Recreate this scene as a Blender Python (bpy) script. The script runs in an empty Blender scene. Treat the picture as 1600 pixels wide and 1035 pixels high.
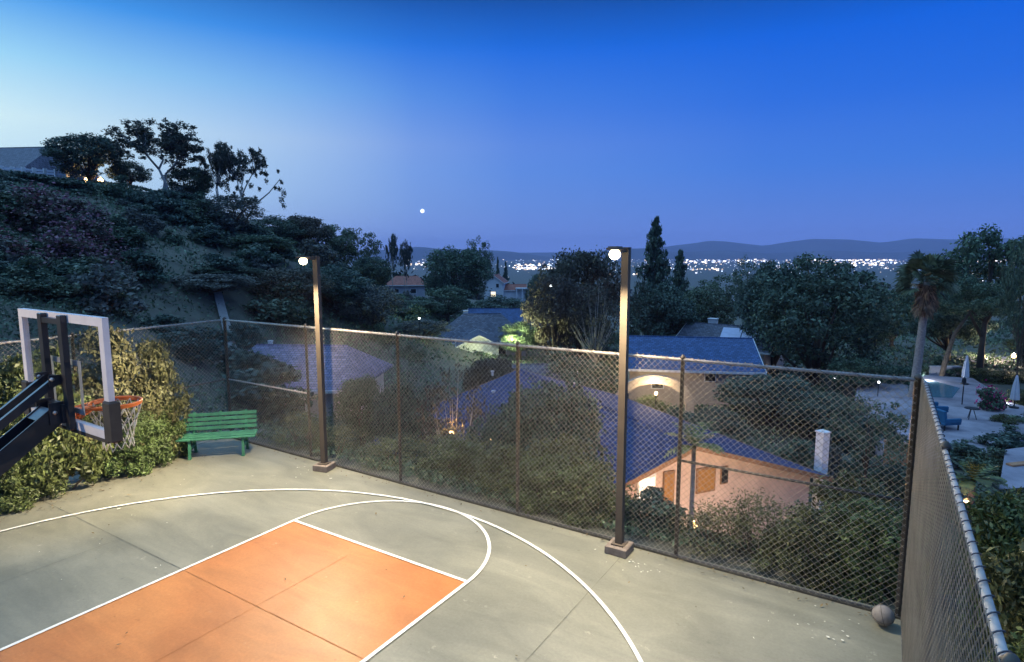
import bpy, math, random
import numpy as np
from mathutils import Vector, Matrix
sc = bpy.context.scene
COL = sc.collection
PI = math.pi
random.seed(7)
RNG = np.random.default_rng(11)

# ------------------------------------------------------------------ camera
CX, CY, CZ, YAW, PITCH, FPX = 6.5354, -2.8607, 4.4978, 0.56167, 0.12589, 945.186
cam = bpy.data.objects.new('camera', bpy.data.cameras.new('camera'))
COL.objects.link(cam); sc.camera = cam
cam.data.lens = FPX/1600*36; cam.data.sensor_width = 36
cam.data.clip_start = 0.05; cam.data.clip_end = 40000
cam.location = (CX, CY, CZ); cam.rotation_euler = (PI/2-PITCH, 0, YAW)

# ------------------------------------------------------------------ world : dusk sky
w = bpy.data.worlds.new('World'); sc.world = w; w.use_nodes = True
nt = w.node_tree; N = nt.nodes; Lk = nt.links
bg = N['Background']
def wn(t, **k):
    n = N.new(t)
    for a, b in k.items(): setattr(n, a, b)
    return n
def wmath(op, a, b=None):
    n = wn('ShaderNodeMath', operation=op)
    for i, v in enumerate((a, b)):
        if v is None: continue
        if isinstance(v, (int, float)): n.inputs[i].default_value = v
        else: Lk.new(v, n.inputs[i])
    return n.outputs[0]
def ramp(fac, stops, interp='LINEAR'):
    n = wn('ShaderNodeValToRGB'); cr = n.color_ramp; cr.interpolation = interp
    while len(cr.elements) < len(stops): cr.elements.new(0.5)
    for e, (p, c) in zip(cr.elements, stops):
        e.position = p; e.color = (*c, 1)
    Lk.new(fac, n.inputs[0]); return n.outputs[0]
def srgb(r, g, b):
    f = lambda c: (c/12.92 if c <= .04045 else ((c+.055)/1.055)**2.4)
    return (f(r/255), f(g/255), f(b/255))
tc = wn('ShaderNodeTexCoord')
sx = wn('ShaderNodeSeparateXYZ'); Lk.new(tc.outputs['Generated'], sx.inputs[0])
SUNAZ = YAW + math.radians(62)            # after-glow lies to the left of the view
gx, gy = -math.sin(SUNAZ), math.cos(SUNAZ)
hor = wmath('SQRT', wmath('ADD', wmath('MULTIPLY', sx.outputs[0], sx.outputs[0]), wmath('ADD', wmath('MULTIPLY', sx.outputs[1], sx.outputs[1]), 1e-6)))
cosaz = wmath('DIVIDE', wmath('ADD', wmath('MULTIPLY', sx.outputs[0], gx), wmath('MULTIPLY', sx.outputs[1], gy)), hor)
c01 = wmath('ADD', wmath('MULTIPLY', cosaz, .5), .5)
elev = wmath('MAXIMUM', sx.outputs[2], 0.0)
right = ramp(elev, [(0, srgb(112, 146, 240)), (.03, srgb(98, 136, 230)), (.07, srgb(80, 128, 224)), (.13, srgb(52, 120, 227)), (.22, srgb(20, 104, 226)), (.30, srgb(3, 97, 224)), (.345, srgb(8, 84, 190)), (.39, srgb(16, 64, 138)), (.47, srgb(30, 100, 200)), (.6, (.33, .68, 1.22)), (1, (.33, .68, 1.22))])
left = ramp(elev, [(0, srgb(196, 222, 252)), (.08, srgb(206, 240, 255)), (.17, srgb(222, 252, 255)), (.24, srgb(165, 224, 253)), (.31, srgb(76, 164, 242)), (.36, srgb(46, 116, 190)), (.41, srgb(26, 80, 140)), (.47, srgb(60, 120, 200)), (.6, (.40, .76, 1.22)), (1, (.33, .68, 1.22))])
fac = ramp(c01, [(0, (0, 0, 0)), (.36, (.01,)*3), (.55, (.04,)*3), (.73, (.13,)*3), (.80, (.25,)*3), (.87, (.54,)*3), (.935, (.80,)*3), (.962, (.97,)*3), (1, (1, 1, 1))])
glow = ramp(c01, [(0, (1, 1, 1)), (.964, (1, 1, 1)), (.985, (3, 2.9, 2.7)), (1, (4.2, 4.0, 3.6))])
gm = wn('ShaderNodeMix', data_type='RGBA', blend_type='MULTIPLY'); gm.inputs[0].default_value = 1; Lk.new(left, gm.inputs[6]); Lk.new(glow, gm.inputs[7]); left = gm.outputs[2]
mx = wn('ShaderNodeMix', data_type='RGBA')
Lk.new(fac, mx.inputs[0]); Lk.new(right, mx.inputs[6]); Lk.new(left, mx.inputs[7])
sky = wn('ShaderNodeTexSky', sky_type='NISHITA', sun_disc=False, sun_elevation=math.radians(-4), sun_rotation=-SUNAZ, ozone_density=4)
bg2 = wn('ShaderNodeBackground'); Lk.new(sky.outputs[0], bg2.inputs[0]); bg2.inputs[1].default_value = .05
add = wn('ShaderNodeAddShader'); Lk.new(mx.outputs[2], bg.inputs[0]); bg.inputs[1].default_value = 1.0
Lk.new(bg.outputs[0], add.inputs[0]); Lk.new(bg2.outputs[0], add.inputs[1]); Lk.new(add.outputs[0], N['World Output'].inputs[0])

sc.view_settings.view_transform = 'Standard'; sc.view_settings.look = 'None'
sc.view_settings.exposure = 0; sc.view_settings.gamma = 1; sc.view_settings.use_curve_mapping = False
cy = sc.cycles
cy.max_bounces = 5; cy.diffuse_bounces = 3; cy.glossy_bounces = 2; cy.transmission_bounces = 4; cy.transparent_max_bounces = 12
cy.volume_bounces = 0; cy.sample_clamp_indirect = 3; cy.caustics_reflective = False; cy.caustics_refractive = False
cy.use_denoising = True

COURT_LAMP_W = 2080
LAMPCOL = (1.0, .82, .55)

# ------------------------------------------------------------------ frame helpers (camera heading as a plain rotated plan)
RX, RY = math.cos(YAW), math.sin(YAW)
FX, FY = -math.sin(YAW), math.cos(YAW)
CP, SP = math.cos(PITCH), math.sin(PITCH)
def st2w(s, t): return CX+RX*s+FX*t, CY+RY*s+FY*t
def w2st(x, y): return RX*(x-CX)+RY*(y-CY), FX*(x-CX)+FY*(y-CY)
def zc(d, z): return d*CP+(CZ-z)*SP
def su(u, d, z): return (u-800)/FPX*zc(d, z)
def zv(v, d):                                   # height seen at row v at plan depth d
    k = (v-517)/FPX
    return CZ - d*(k*CP+SP)/(CP-k*SP)
def pix(u, v, d):
    z = zv(v, d); x, y = st2w(su(u, d, z), d); return Vector((x, y, z))
AZ = lambda deg: YAW - math.radians(deg)        # plan heading, degrees to the right of the view

# ------------------------------------------------------------------ terrain height
ctrl = [(930,20,-7.3),(1290,24,-7.2),(1060,22,-7.3),(1000,40,-7.2),(1150,50,-7.4),(1300,45,-7.2),(1450,45,-7),(1550,40,-7),(1550,28,-7),
 (1600,20,-6.2),(1450,70,-7.5),(1580,75,-7),(800,30,-7.5),(700,35,-7),(620,38,-6),(500,38,-5.5),(400,36,-4.5),(750,75,-8),(1150,80,-8.5),
 (1000,90,-9),(850,100,-10),(200,30,.3),(0,26,1.5),(200,50,6.2),(0,45,7),(100,75,13.0),(0,75,13.4),(-200,75,14),(-200,40,8),(200,75,12.3),(300,75,10.6),(390,75,8.8),
 (430,78,6.0),(480,85,3.2),(540,95,1),(620,110,-6),(450,50,-1),(330,50,3.2),(330,34,-1.5),(0,110,15),(200,110,13),(390,110,8),
 (640,160,-6.6),(785,170,-8.5),(800,250,-20),(600,250,-10),(400,250,5),(100,250,15),(1000,200,-17),(1300,200,-17),(1550,200,-15),(1000,130,-11),(1400,120,-10),(1900,120,-8),(1900,60,-6)]
cs = [(su(u, d, z), d, z) for u, d, z in ctrl] + [(0,-20,0),(30,-20,-1),(-30,-20,2),(-20,5,.3),(16,4,-4),(15,12,-6),(60,0,-6),(-60,0,8),(0,-90,3),(90,-60,0),(-90,-60,8)]
cs = np.array(cs, float)
_d = np.sqrt(((cs[:, None, :2]-cs[None, :, :2])**2).sum(-1))
_n = len(cs)
_A = np.zeros((_n+3, _n+3)); _A[:_n, :_n] = _d; _A[:_n, _n] = 1; _A[:_n, _n+1:] = cs[:, :2]; _A[_n, :_n] = 1; _A[_n+1:, :_n] = cs[:, :2].T
_wt = np.linalg.solve(_A, np.r_[cs[:, 2], 0, 0, 0])
VALLEY = -42.0
def sm(a, b, x): 
    t = np.clip((x-a)/(b-a), 0, 1); return t*t*(3-2*t)
def terrain(x, y):
    x = np.atleast_1d(np.asarray(x, float)); y = np.atleast_1d(np.asarray(y, float))
    s = RX*(x-CX)+RY*(y-CY); t = FX*(x-CX)+FY*(y-CY)
    r = np.hypot(s, t)
    sh, th = np.clip(s, -260, 260), np.clip(t, -120, 280)
    dd = np.sqrt((sh[:, None]-cs[None, :, 0])**2+(th[:, None]-cs[None, :, 1])**2)
    z = dd@_wt[:_n]+_wt[_n]+sh*_wt[_n+1]+th*_wt[_n+2]
    z = z + .25*np.sin(x*.31+1)*np.cos(y*.27)*sm(15, 40, r)
    z = z+(VALLEY-z)*sm(220, 620, r)*sm(-100, 60, t+.2*r)
    dx = np.maximum(np.maximum(-7.7-x, x-7.5), 0); dy = np.maximum(np.maximum(y-6.1, -16-y), 0)
    do = np.hypot(dx, dy)
    k = sm(.0, 9.0, do)
    return -.12*(1-k)+z*k
def tz(x, y): return float(terrain(x, y)[0])
def ground(u, d):
    z = -5.
    for _ in range(6):
        x, y = st2w(su(u, d, z), d); z = tz(x, y)
    return Vector((x, y, z))

# ------------------------------------------------------------------ materials
MATS = {}
def mat(name, col, rough=.7, metal=0, spec=.4, var=0, vscale=3, col2=None, island=False, trans=0, emit=None, estr=0, bump=0, bscale=40, coord='Object', detail=4):
    m = bpy.data.materials.new(name); m.use_nodes = True; t = m.node_tree; b = t.nodes['Principled BSDF']
    b.inputs['Roughness'].default_value = rough; b.inputs['Metallic'].default_value = metal
    b.inputs['Specular IOR Level'].default_value = spec
    b.inputs['Base Color'].default_value = (*col, 1)
    co = t.nodes.new('ShaderNodeTexCoord')
    if var or col2:
        no = t.nodes.new('ShaderNodeTexNoise'); no.inputs['Scale'].default_value = vscale; no.inputs['Detail'].default_value = detail; no.inputs['Roughness'].default_value = .62
        t.links.new(co.outputs[coord], no.inputs['Vector'])
        rp = t.nodes.new('ShaderNodeValToRGB'); rp.color_ramp.elements[0].position = .3; rp.color_ramp.elements[1].position = .7
        c2 = col2 or tuple(min(1, c*(1+var)) for c in col); c1 = col if col2 else tuple(c*(1-var) for c in col)
        rp.color_ramp.elements[0].color = (*c1, 1); rp.color_ramp.elements[1].color = (*c2, 1)
        t.links.new(no.outputs[0], rp.inputs[0]); out = rp.outputs[0]
        if island:
            g = t.nodes.new('ShaderNodeNewGeometry'); h = t.nodes.new('ShaderNodeHueSaturation')
            mr = t.nodes.new('ShaderNodeMapRange'); mr.inputs[3].default_value = .45; mr.inputs[4].default_value = 1.6
            t.links.new(g.outputs['Random Per Island'], mr.inputs[0]); t.links.new(mr.outputs[0], h.inputs['Value'])
            mr2 = t.nodes.new('ShaderNodeMapRange'); mr2.inputs[3].default_value = .47; mr2.inputs[4].default_value = .53
            oi = t.nodes.new('ShaderNodeObjectInfo'); t.links.new(oi.outputs['Random'], mr2.inputs[0]); t.links.new(mr2.outputs[0], h.inputs['Hue'])
            t.links.new(out, h.inputs['Color']); out = h.outputs[0]
        t.links.new(out, b.inputs['Base Color'])
        if trans:
            tr = t.nodes.new('ShaderNodeBsdfTranslucent'); t.links.new(out, tr.inputs[0])
            ms = t.nodes.new('ShaderNodeMixShader'); ms.inputs[0].default_value = trans
            t.links.new(b.outputs[0], ms.inputs[1]); t.links.new(tr.outputs[0], ms.inputs[2]); t.links.new(ms.outputs[0], t.nodes['Material Output'].inputs[0])
    if emit: b.inputs['Emission Color'].default_value = (*emit, 1); b.inputs['Emission Strength'].default_value = estr
    if bump:
        n2 = t.nodes.new('ShaderNodeTexNoise'); n2.inputs['Scale'].default_value = bscale; n2.inputs['Detail'].default_value = 5
        t.links.new(co.outputs[coord], n2.inputs['Vector'])
        bp = t.nodes.new('ShaderNodeBump'); bp.inputs['Strength'].default_value = bump; bp.inputs['Distance'].default_value = .02
        t.links.new(n2.outputs[0], bp.inputs['Height']); t.links.new(bp.outputs[0], b.inputs['Normal'])
    MATS[name] = m; return m
def roofmat(name, c1, c2, sx_=1.6):
    m = mat(name, c1, .75, var=.25, vscale=1.2, bump=.3, bscale=8)
    t = m.node_tree; b = t.nodes['Principled BSDF']
    br = t.nodes.new('ShaderNodeTexBrick'); br.inputs['Scale'].default_value = sx_; br.inputs['Color1'].default_value = (*[c*.72 for c in c1], 1); br.inputs['Color2'].default_value = (*[c*1.12 for c in c2], 1)
    br.inputs['Mortar'].default_value = (*[c*.4 for c in c1], 1); br.inputs['Mortar Size'].default_value = .03; br.inputs['Brick Width'].default_value = .5; br.inputs['Row Height'].default_value = .35
    co = t.nodes.new('ShaderNodeTexCoord'); t.links.new(co.outputs['Object'], br.inputs['Vector']); t.links.new(br.outputs[0], b.inputs['Base Color'])
    return m

M_leaf_hedge = mat('hedge_leaf', (.098,.125,.036), .5, spec=.45, var=.5, vscale=1.4, island=True, trans=.16)
M_leaf_dry = mat('dry_leaf', (.114,.12,.05), .6, var=.4, vscale=1.2, island=True, trans=.2)
M_leaf_slope = mat('slope_leaf', (.088,.10,.036), .5, var=.5, vscale=1.0, island=True, trans=.2)
M_leaf_dark = mat('dark_leaf', (.075,.115,.078), .6, var=.45, vscale=.6, island=True, trans=.15)
M_leaf_mid = mat('mid_leaf', (.09,.135,.08), .6, var=.45, vscale=.5, island=True, trans=.15)
M_leaf_brown = mat('brown_leaf', (.085,.078,.055), .6, var=.4, vscale=.5, island=True, trans=.15)
M_leaf_grey = mat('grey_leaf', (.12,.13,.11), .7, var=.4, vscale=.8, island=True, trans=.15)
M_leaf_euc = mat('eucalyptus_leaf', (.06,.075,.055), .6, var=.4, vscale=.6, island=True, trans=.15)
M_flower = mat('pink_flower', (.22,.10,.13), .6, var=.5, vscale=2, island=True, trans=.2)
M_magenta = mat('magenta_flower', (.55,.03,.22), .6, var=.4, vscale=2, island=True, trans=.2)
M_frond = mat('palm_frond', (.085,.11,.06), .5, var=.3, vscale=1, island=True, trans=.15)
M_deadfrond = mat('dead_frond', (.24,.16,.09), .8, var=.4, vscale=2, island=True)
M_bark = mat('bark', (.10,.075,.055), .9, var=.4, vscale=4, bump=.6, bscale=14)
M_palebark = mat('pale_bark', (.36,.32,.28), .9, var=.35, vscale=3, bump=.3)
M_palmbark = mat('palm_bark', (.30,.24,.21), .9, var=.3, vscale=8, bump=.6, bscale=20)
M_stem = mat('shrub_stem', (.16,.12,.08), .9, var=.3, vscale=5)
M_soil = mat('hillside_soil', (.075,.07,.055), .95, col2=(.115,.118,.088), vscale=.55, bump=.9, bscale=1.2, detail=9)

M_fence = mat('fence_steel', (.27,.235,.185), .5, metal=.2, spec=.5, var=.25, vscale=3)
M_post = mat('fence_post_unlit', (.075,.062,.05), .5, metal=.2, var=.3, vscale=6)  # darker copy of the rail material, its lesser light put into the colour
M_rail = mat('fence_rail_lit', (.38,.35,.32), .6, metal=.1, var=.25, vscale=9)  # same material as the posts, lamplight from above put into the colour
M_tie = mat('tie_wire', (.10,.085,.09), .5, metal=.4, var=.2, vscale=9)
M_pole = mat('lamp_pole_paint', (.10,.078,.058), .62, spec=.3, var=.15, vscale=3, bump=.05)
M_conc = mat('pole_base_concrete', (.20,.16,.13), .9, var=.25, vscale=9, bump=.4)
M_lens = mat('lamp_lens', (1,.95,.85), .3, emit=(1,.86,.56), estr=14)
M_court_line = mat('court_line_paint', (.68,.66,.585), .65, var=.2, vscale=12, detail=8)
M_joint = mat('joint_sealant', (.135,.135,.105), .9, var=.4, vscale=5)
M_joint_o = mat('joint_orange', (.37,.15,.05), .9, var=.4, vscale=5)
M_kerb = mat('kerb_concrete', (.06,.056,.045), .9, var=.4, vscale=6, bump=.5)
M_fleck = mat('chalk_fleck', (.62,.60,.5), .8, var=.2, vscale=9)
M_green = mat('bench_green_paint', (.042,.165,.09), .55, spec=.4, var=.35, vscale=8, detail=8)
M_black = mat('hoop_black_steel', (.022,.02,.024), .35, spec=.6, var=.3, vscale=7)
M_bolt = mat('bright_bolt', (.6,.55,.5), .3, metal=.8, var=.1, vscale=5)
M_board = mat('board_frame_white', (.62,.58,.60), .5, var=.1, vscale=4)
M_pad = mat('edge_pad', (.035,.03,.028), .75, var=.3, vscale=6)
M_rim = mat('rim_orange', (.80,.20,.045), .4, var=.15, vscale=6)
M_net = mat('net_cord', (.62,.57,.48), .85, var=.15, vscale=20)
M_ball = mat('worn_ball_rubber', (.20,.175,.155), .75, var=.2, vscale=14, bump=.08, bscale=160)
M_seam = mat('ball_seam', (.05,.045,.04), .8, var=.2, vscale=9)
m = bpy.data.materials.new('board_glass'); m.use_nodes = True
t_ = m.node_tree; t_.nodes.remove(t_.nodes['Principled BSDF'])
a_ = t_.nodes.new('ShaderNodeBsdfTransparent'); a_.inputs[0].default_value = (.86,.88,.88,1)
g_ = t_.nodes.new('ShaderNodeBsdfGlossy'); g_.inputs['Roughness'].default_value = .03
f_ = t_.nodes.new('ShaderNodeFresnel'); f_.inputs[0].default_value = 1.45
x_ = t_.nodes.new('ShaderNodeMixShader'); x_.inputs[0].default_value = .085; t_.links.new(a_.outputs[0], x_.inputs[1]); t_.links.new(g_.outputs[0], x_.inputs[2])
t_.links.new(x_.outputs[0], t_.nodes['Material Output'].inputs[0]); M_glass = m

def court_mat(name, c1, c2, c3):
    m = bpy.data.materials.new(name); m.use_nodes = True; t = m.node_tree; b = t.nodes['Principled BSDF']
    co = t.nodes.new('ShaderNodeTexCoord')
    def noise(s, d, r=.6):
        n = t.nodes.new('ShaderNodeTexNoise'); n.inputs['Scale'].default_value = s; n.inputs['Detail'].default_value = d; n.inputs['Roughness'].default_value = r
        t.links.new(co.outputs['Object'], n.inputs['Vector']); return n.outputs[0]
    def rmp(f, p0, p1, a, bb):
        r = t.nodes.new('ShaderNodeValToRGB'); r.color_ramp.elements[0].position = p0; r.color_ramp.elements[1].position = p1
        r.color_ramp.elements[0].color = (*a, 1); r.color_ramp.elements[1].color = (*bb, 1); t.links.new(f, r.inputs[0]); return r.outputs[0]
    base = rmp(noise(.55, 5), .32, .68, c1, c2)
    fine = rmp(noise(26, 6, .7), .3, .75, (.86,)*3, (1.08,)*3)
    scuff = rmp(noise(3.1, 9, .74), .625, .72, (0,)*3, (1,)*3)
    m1 = t.nodes.new('ShaderNodeMix'); m1.data_type = 'RGBA'; m1.blend_type = 'MULTIPLY'; m1.inputs[0].default_value = 1
    t.links.new(base, m1.inputs[6]); t.links.new(fine, m1.inputs[7])
    m2 = t.nodes.new('ShaderNodeMix'); m2.data_type = 'RGBA'; m2.inputs[7].default_value = (*c3, 1)
    k = t.nodes.new('ShaderNodeMath'); k.operation = 'MULTIPLY'; k.inputs[1].default_value = .8; t.links.new(scuff, k.inputs[0])
    t.links.new(k.outputs[0], m2.inputs[0]); t.links.new(m1.outputs[2], m2.inputs[6]); t.links.new(m2.outputs[2], b.inputs['Base Color'])
    mp = t.nodes.new('ShaderNodeMapping'); mp.inputs['Scale'].default_value = (.35, 1.1, 1); mp.inputs['Rotation'].default_value = (0, 0, .6); t.links.new(co.outputs['Object'], mp.inputs[0])
    sn = t.nodes.new('ShaderNodeTexNoise'); sn.inputs['Scale'].default_value = 1.5; sn.inputs['Detail'].default_value = 7; sn.inputs['Roughness'].default_value = .66; sn.inputs['Distortion'].default_value = .8; t.links.new(mp.outputs[0], sn.inputs['Vector'])
    stain = rmp(sn.outputs[0], .34, .66, (.76, .765, .76), (1.10, 1.09, 1.06))
    m3 = t.nodes.new('ShaderNodeMix'); m3.data_type = 'RGBA'; m3.blend_type = 'MULTIPLY'; m3.inputs[0].default_value = 1
    t.links.new(m2.outputs[2], m3.inputs[6]); t.links.new(stain, m3.inputs[7])
    dots = rmp(noise(7.5, 3, .5), .70, .74, (0,)*3, (1,)*3); m4 = t.nodes.new('ShaderNodeMix'); m4.data_type = 'RGBA'; m4.inputs[7].default_value = (*[c*.62 for c in c1], 1)
    k2 = t.nodes.new('ShaderNodeMath'); k2.operation = 'MULTIPLY'; k2.inputs[1].default_value = .5; t.links.new(dots, k2.inputs[0]); t.links.new(k2.outputs[0], m4.inputs[0]); t.links.new(m3.outputs[2], m4.inputs[6])
    t.links.new(m4.outputs[2], b.inputs['Base Color'])
    rr = t.nodes.new('ShaderNodeMapRange'); rr.inputs[3].default_value = .34; rr.inputs[4].default_value = .62
    t.links.new(noise(.8, 4), rr.inputs[0]); t.links.new(rr.outputs[0], b.inputs['Roughness'])
    b.inputs['Specular IOR Level'].default_value = .3
    bp = t.nodes.new('ShaderNodeBump'); bp.inputs['Strength'].default_value = .12; bp.inputs['Distance'].default_value = .01
    t.links.new(noise(60, 4), bp.inputs['Height']); t.links.new(bp.outputs[0], b.inputs['Normal'])
    return m
M_court = court_mat('court_acrylic_green', (.172,.168,.126), (.230,.224,.174), (.40,.38,.30))
M_key = court_mat('key_acrylic_orange', (.40,.138,.036), (.49,.20,.06), (.55,.32,.16))

M_pinkwall = mat('pink_stucco', (.50,.37,.30), .9, var=.12, vscale=1.5, bump=.2, bscale=30)
M_paleblue = mat('pale_stucco', (.42,.40,.42), .9, var=.12, vscale=1.2)
M_tanwall = mat('tan_stucco', (.40,.33,.27), .9, var=.15, vscale=1.2)
M_white = mat('white_trim', (.68,.67,.66), .7, var=.08, vscale=3)
M_fascia = mat('brown_fascia', (.20,.11,.06), .8, var=.2, vscale=3)
M_dark = mat('dark_opening', (.012,.012,.014), .4, var=.2, vscale=2)
M_doorwood = mat('warm_wood_door', (.27,.13,.035), .6, var=.25, vscale=5)
M_roof_navy = roofmat('navy_roof_tile', (.02,.04,.125), (.03,.055,.155))
M_roof_slate = roofmat('slate_blue_roof_tile', (.036,.085,.20), (.048,.10,.23))
M_roof_lav = roofmat('grey_lavender_roof_tile', (.125,.13,.235), (.16,.16,.27))
M_roof_red = roofmat('red_clay_roof_tile', (.26,.085,.06), (.34,.12,.085))
M_roof_grey = roofmat('dark_grey_roof_tile', (.075,.085,.12), (.11,.12,.16))
M_solar = mat('pale_roof_panel', (.40,.44,.60), .25, spec=.6, var=.1, vscale=2)
M_litwin = mat('lit_window', (1,.85,.6), .5, emit=(1,.83,.52), estr=1.6)
M_litwin2 = mat('lit_white_window', (1,.95,.85), .5, emit=(1,.9,.68), estr=.6)
M_warmglow = mat('warm_lamp_glass', (1,.7,.3), .5, emit=(1,.66,.28), estr=9)
M_coolglow = mat('cool_lamp_glass', (.9,.95,1), .5, emit=(.92,.97,1), estr=7)
M_patio = mat('patio_paving', (.15,.135,.16), .8, col2=(.33,.30,.34), vscale=.55, bump=.3, bscale=4, detail=8)
M_road = mat('road_asphalt', (.07,.07,.07), .8, var=.2, vscale=1)
M_palepath = mat('pale_path', (.24,.23,.22), .9, var=.2, vscale=2)
M_water = mat('pool_water', (.10,.19,.24), .08, spec=.6, var=.1, vscale=3)
M_teal = mat('teal_fabric', (.03,.13,.24), .8, var=.15, vscale=4)
M_canvas = mat('white_canvas', (.62,.62,.66), .8, var=.08, vscale=4)
M_iron = mat('dark_iron', (.03,.03,.035), .5, metal=.4, var=.2, vscale=4)
M_orange_wall = mat('terracotta_wall', (.38,.19,.10), .9, var=.25, vscale=2)
M_mountain = mat('mountain_scrub', (.05,.055,.05), .95, var=.3, vscale=.002, coord='Object')
M_citytree = mat('valley_tree', (.03,.045,.025), .8, var=.3, vscale=.02, island=True)

# ------------------------------------------------------------------ mesh helpers
def mesh_np(name, V, Fq, material, smooth=False):
    V = np.asarray(V, np.float32); Fq = np.asarray(Fq, np.int32); k = Fq.shape[1]
    me = bpy.data.meshes.new(name); me.vertices.add(len(V)); me.vertices.foreach_set('co', V.ravel())
    me.loops.add(Fq.size); me.loops.foreach_set('vertex_index', Fq.ravel())
    me.polygons.add(len(Fq)); me.polygons.foreach_set('loop_start', np.arange(0, Fq.size, k, dtype=np.int32))
    me.polygons.foreach_set('loop_total', np.full(len(Fq), k, np.int32))
    if smooth: me.polygons.foreach_set('use_smooth', np.ones(len(Fq), bool))
    me.update(calc_edges=True); me.validate(); me.materials.append(material); return me
class MB:
    def __init__(s): s.v = []; s.f = []
    def addv(s, vs, fs):
        o = len(s.v); s.v += [tuple(v) for v in vs]; s.f += [tuple(i+o for i in f) for f in fs]; return s
    def box(s, c, size, M=None, bev=0):
        x, y, z = [a/2 for a in size]
        if bev:
            b = bev; vs = []; 
            for zz in (-1, 1):
                for (sx_, sy_) in ((-1,-1),(1,-1),(1,1),(-1,1)): vs.append((sx_*(x-b), sy_*(y-b), zz*z))
            for zz in (-1, 1):
                for (sx_, sy_) in ((-1,-1),(1,-1),(1,1),(-1,1)): vs.append((sx_*x, sy_*y, zz*(z-b)))
            fs = [(3,2,1,0),(4,5,6,7)]
            for i in range(4):
                j = (i+1) % 4; fs += [(8+i,8+j,12+j,12+i),(i,j,8+j,8+i),(12+i,12+j,4+j,4+i)]
        else:
            vs = [(-x,-y,-z),(x,-y,-z),(x,y,-z),(-x,y,-z),(-x,-y,z),(x,-y,z),(x,y,z),(-x,y,z)]
            fs = [(3,2,1,0),(4,5,6,7),(0,1,5,4),(1,2,6,5),(2,3,7,6),(3,0,4,7)]
        vs = [Vector(v) for v in vs]
        if M: vs = [M@v for v in vs]
        c = Vector(c); return s.addv([v+c for v in vs], fs)
    def tube(s, pts, rad, n=8, cap=True):
        pts = [Vector(p) for p in pts]; rs = rad if isinstance(rad, (list, tuple)) else [rad]*len(pts)
        vs = []; fs = []; prev = None
        for i, p in enumerate(pts):
            d = (pts[min(i+1, len(pts)-1)]-pts[max(i-1, 0)]).normalized()
            if prev is None:
                a = Vector((0,0,1)) if abs(d.z) < .9 else Vector((1,0,0)); e1 = d.cross(a).normalized()
            else: e1 = (prev-d*prev.dot(d)).normalized()
            prev = e1; e2 = d.cross(e1)
            for k in range(n):
                a = 2*PI*k/n; vs.append(p+(e1*math.cos(a)+e2*math.sin(a))*rs[i])
        for i in range(len(pts)-1):
            for k in range(n): fs.append((i*n+k, i*n+(k+1) % n, (i+1)*n+(k+1) % n, (i+1)*n+k))
        if cap: fs += [tuple(range(n))[::-1], tuple((len(pts)-1)*n+k for k in range(n))]
        return s.addv(vs, fs)
    def bar(s, p0, p1, wd, ht, up=(0,0,1)):
        p0, p1 = Vector(p0), Vector(p1); d = (p1-p0); L = d.length; d.normalize()
        sd = d.cross(Vector(up)).normalized(); u = sd.cross(d)
        M = Matrix((sd, d, u)).transposed(); return s.box((p0+p1)/2, (wd, L, ht), M)
    def lathe(s, prof, n=24, c=(0,0,0)):
        vs = []; fs = []
        for r, z in prof:
            for k in range(n): vs.append((c[0]+r*math.cos(2*PI*k/n), c[1]+r*math.sin(2*PI*k/n), c[2]+z))
        for i in range(len(prof)-1):
            for k in range(n): fs.append((i*n+k, i*n+(k+1) % n, (i+1)*n+(k+1) % n, (i+1)*n+k))
        return s.addv(vs, fs)
    def prism(s, poly, h, z0=0):      # poly in xy extruded in z
        n = len(poly); vs = [(x, y, z0) for x, y in poly]+[(x, y, z0+h) for x, y in poly]
        fs = [tuple(range(n))[::-1], tuple(range(n, 2*n))]+[(i, (i+1) % n, n+(i+1) % n, n+i) for i in range(n)]
        return s.addv(vs, fs)
    def mesh(s, name, material, smooth=False):
        me = bpy.data.meshes.new(name); me.from_pydata(s.v, [], s.f); me.update(); me.materials.append(material)
        if smooth:
            for p in me.polygons: p.use_smooth = True
        return me
    def build(s, name, material, parent=None, smooth=False): return obj(name, s.mesh(name, material, smooth), parent)
def obj(name, me, parent=None):
    o = bpy.data.objects.new(name, me); COL.objects.link(o)
    if parent is not None: o.parent = parent
    return o
def tag(o, label=None, cat=None, group=None, kind=None):
    for k, v in (('label', label), ('category', cat), ('group', group), ('kind', kind)):
        if v: o[k] = v
    return o
def thing(name, label, cat, loc=(0,0,0), rz=0, group=None, scale=None):
    o = bpy.data.objects.new(name, None); COL.objects.link(o); o.location = loc; o.rotation_euler = (0, 0, rz); o.empty_display_size = .2
    if scale: o.scale = scale
    return tag(o, label, cat, group)
def light(name, loc, power, col, parent=None, r=.08, typ='POINT', rot=None, spot=None):
    l = bpy.data.lights.new(name, typ); l.energy = power; l.color = col
    if typ in ('POINT', 'SPOT'): l.shadow_soft_size = r
    if typ == 'SPOT': l.spot_size = spot; l.spot_blend = .9
    o = bpy.data.objects.new(name, l); COL.objects.link(o); o.location = loc
    if rot: o.rotation_euler = rot
    if parent: o.parent = parent
    return o

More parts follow.
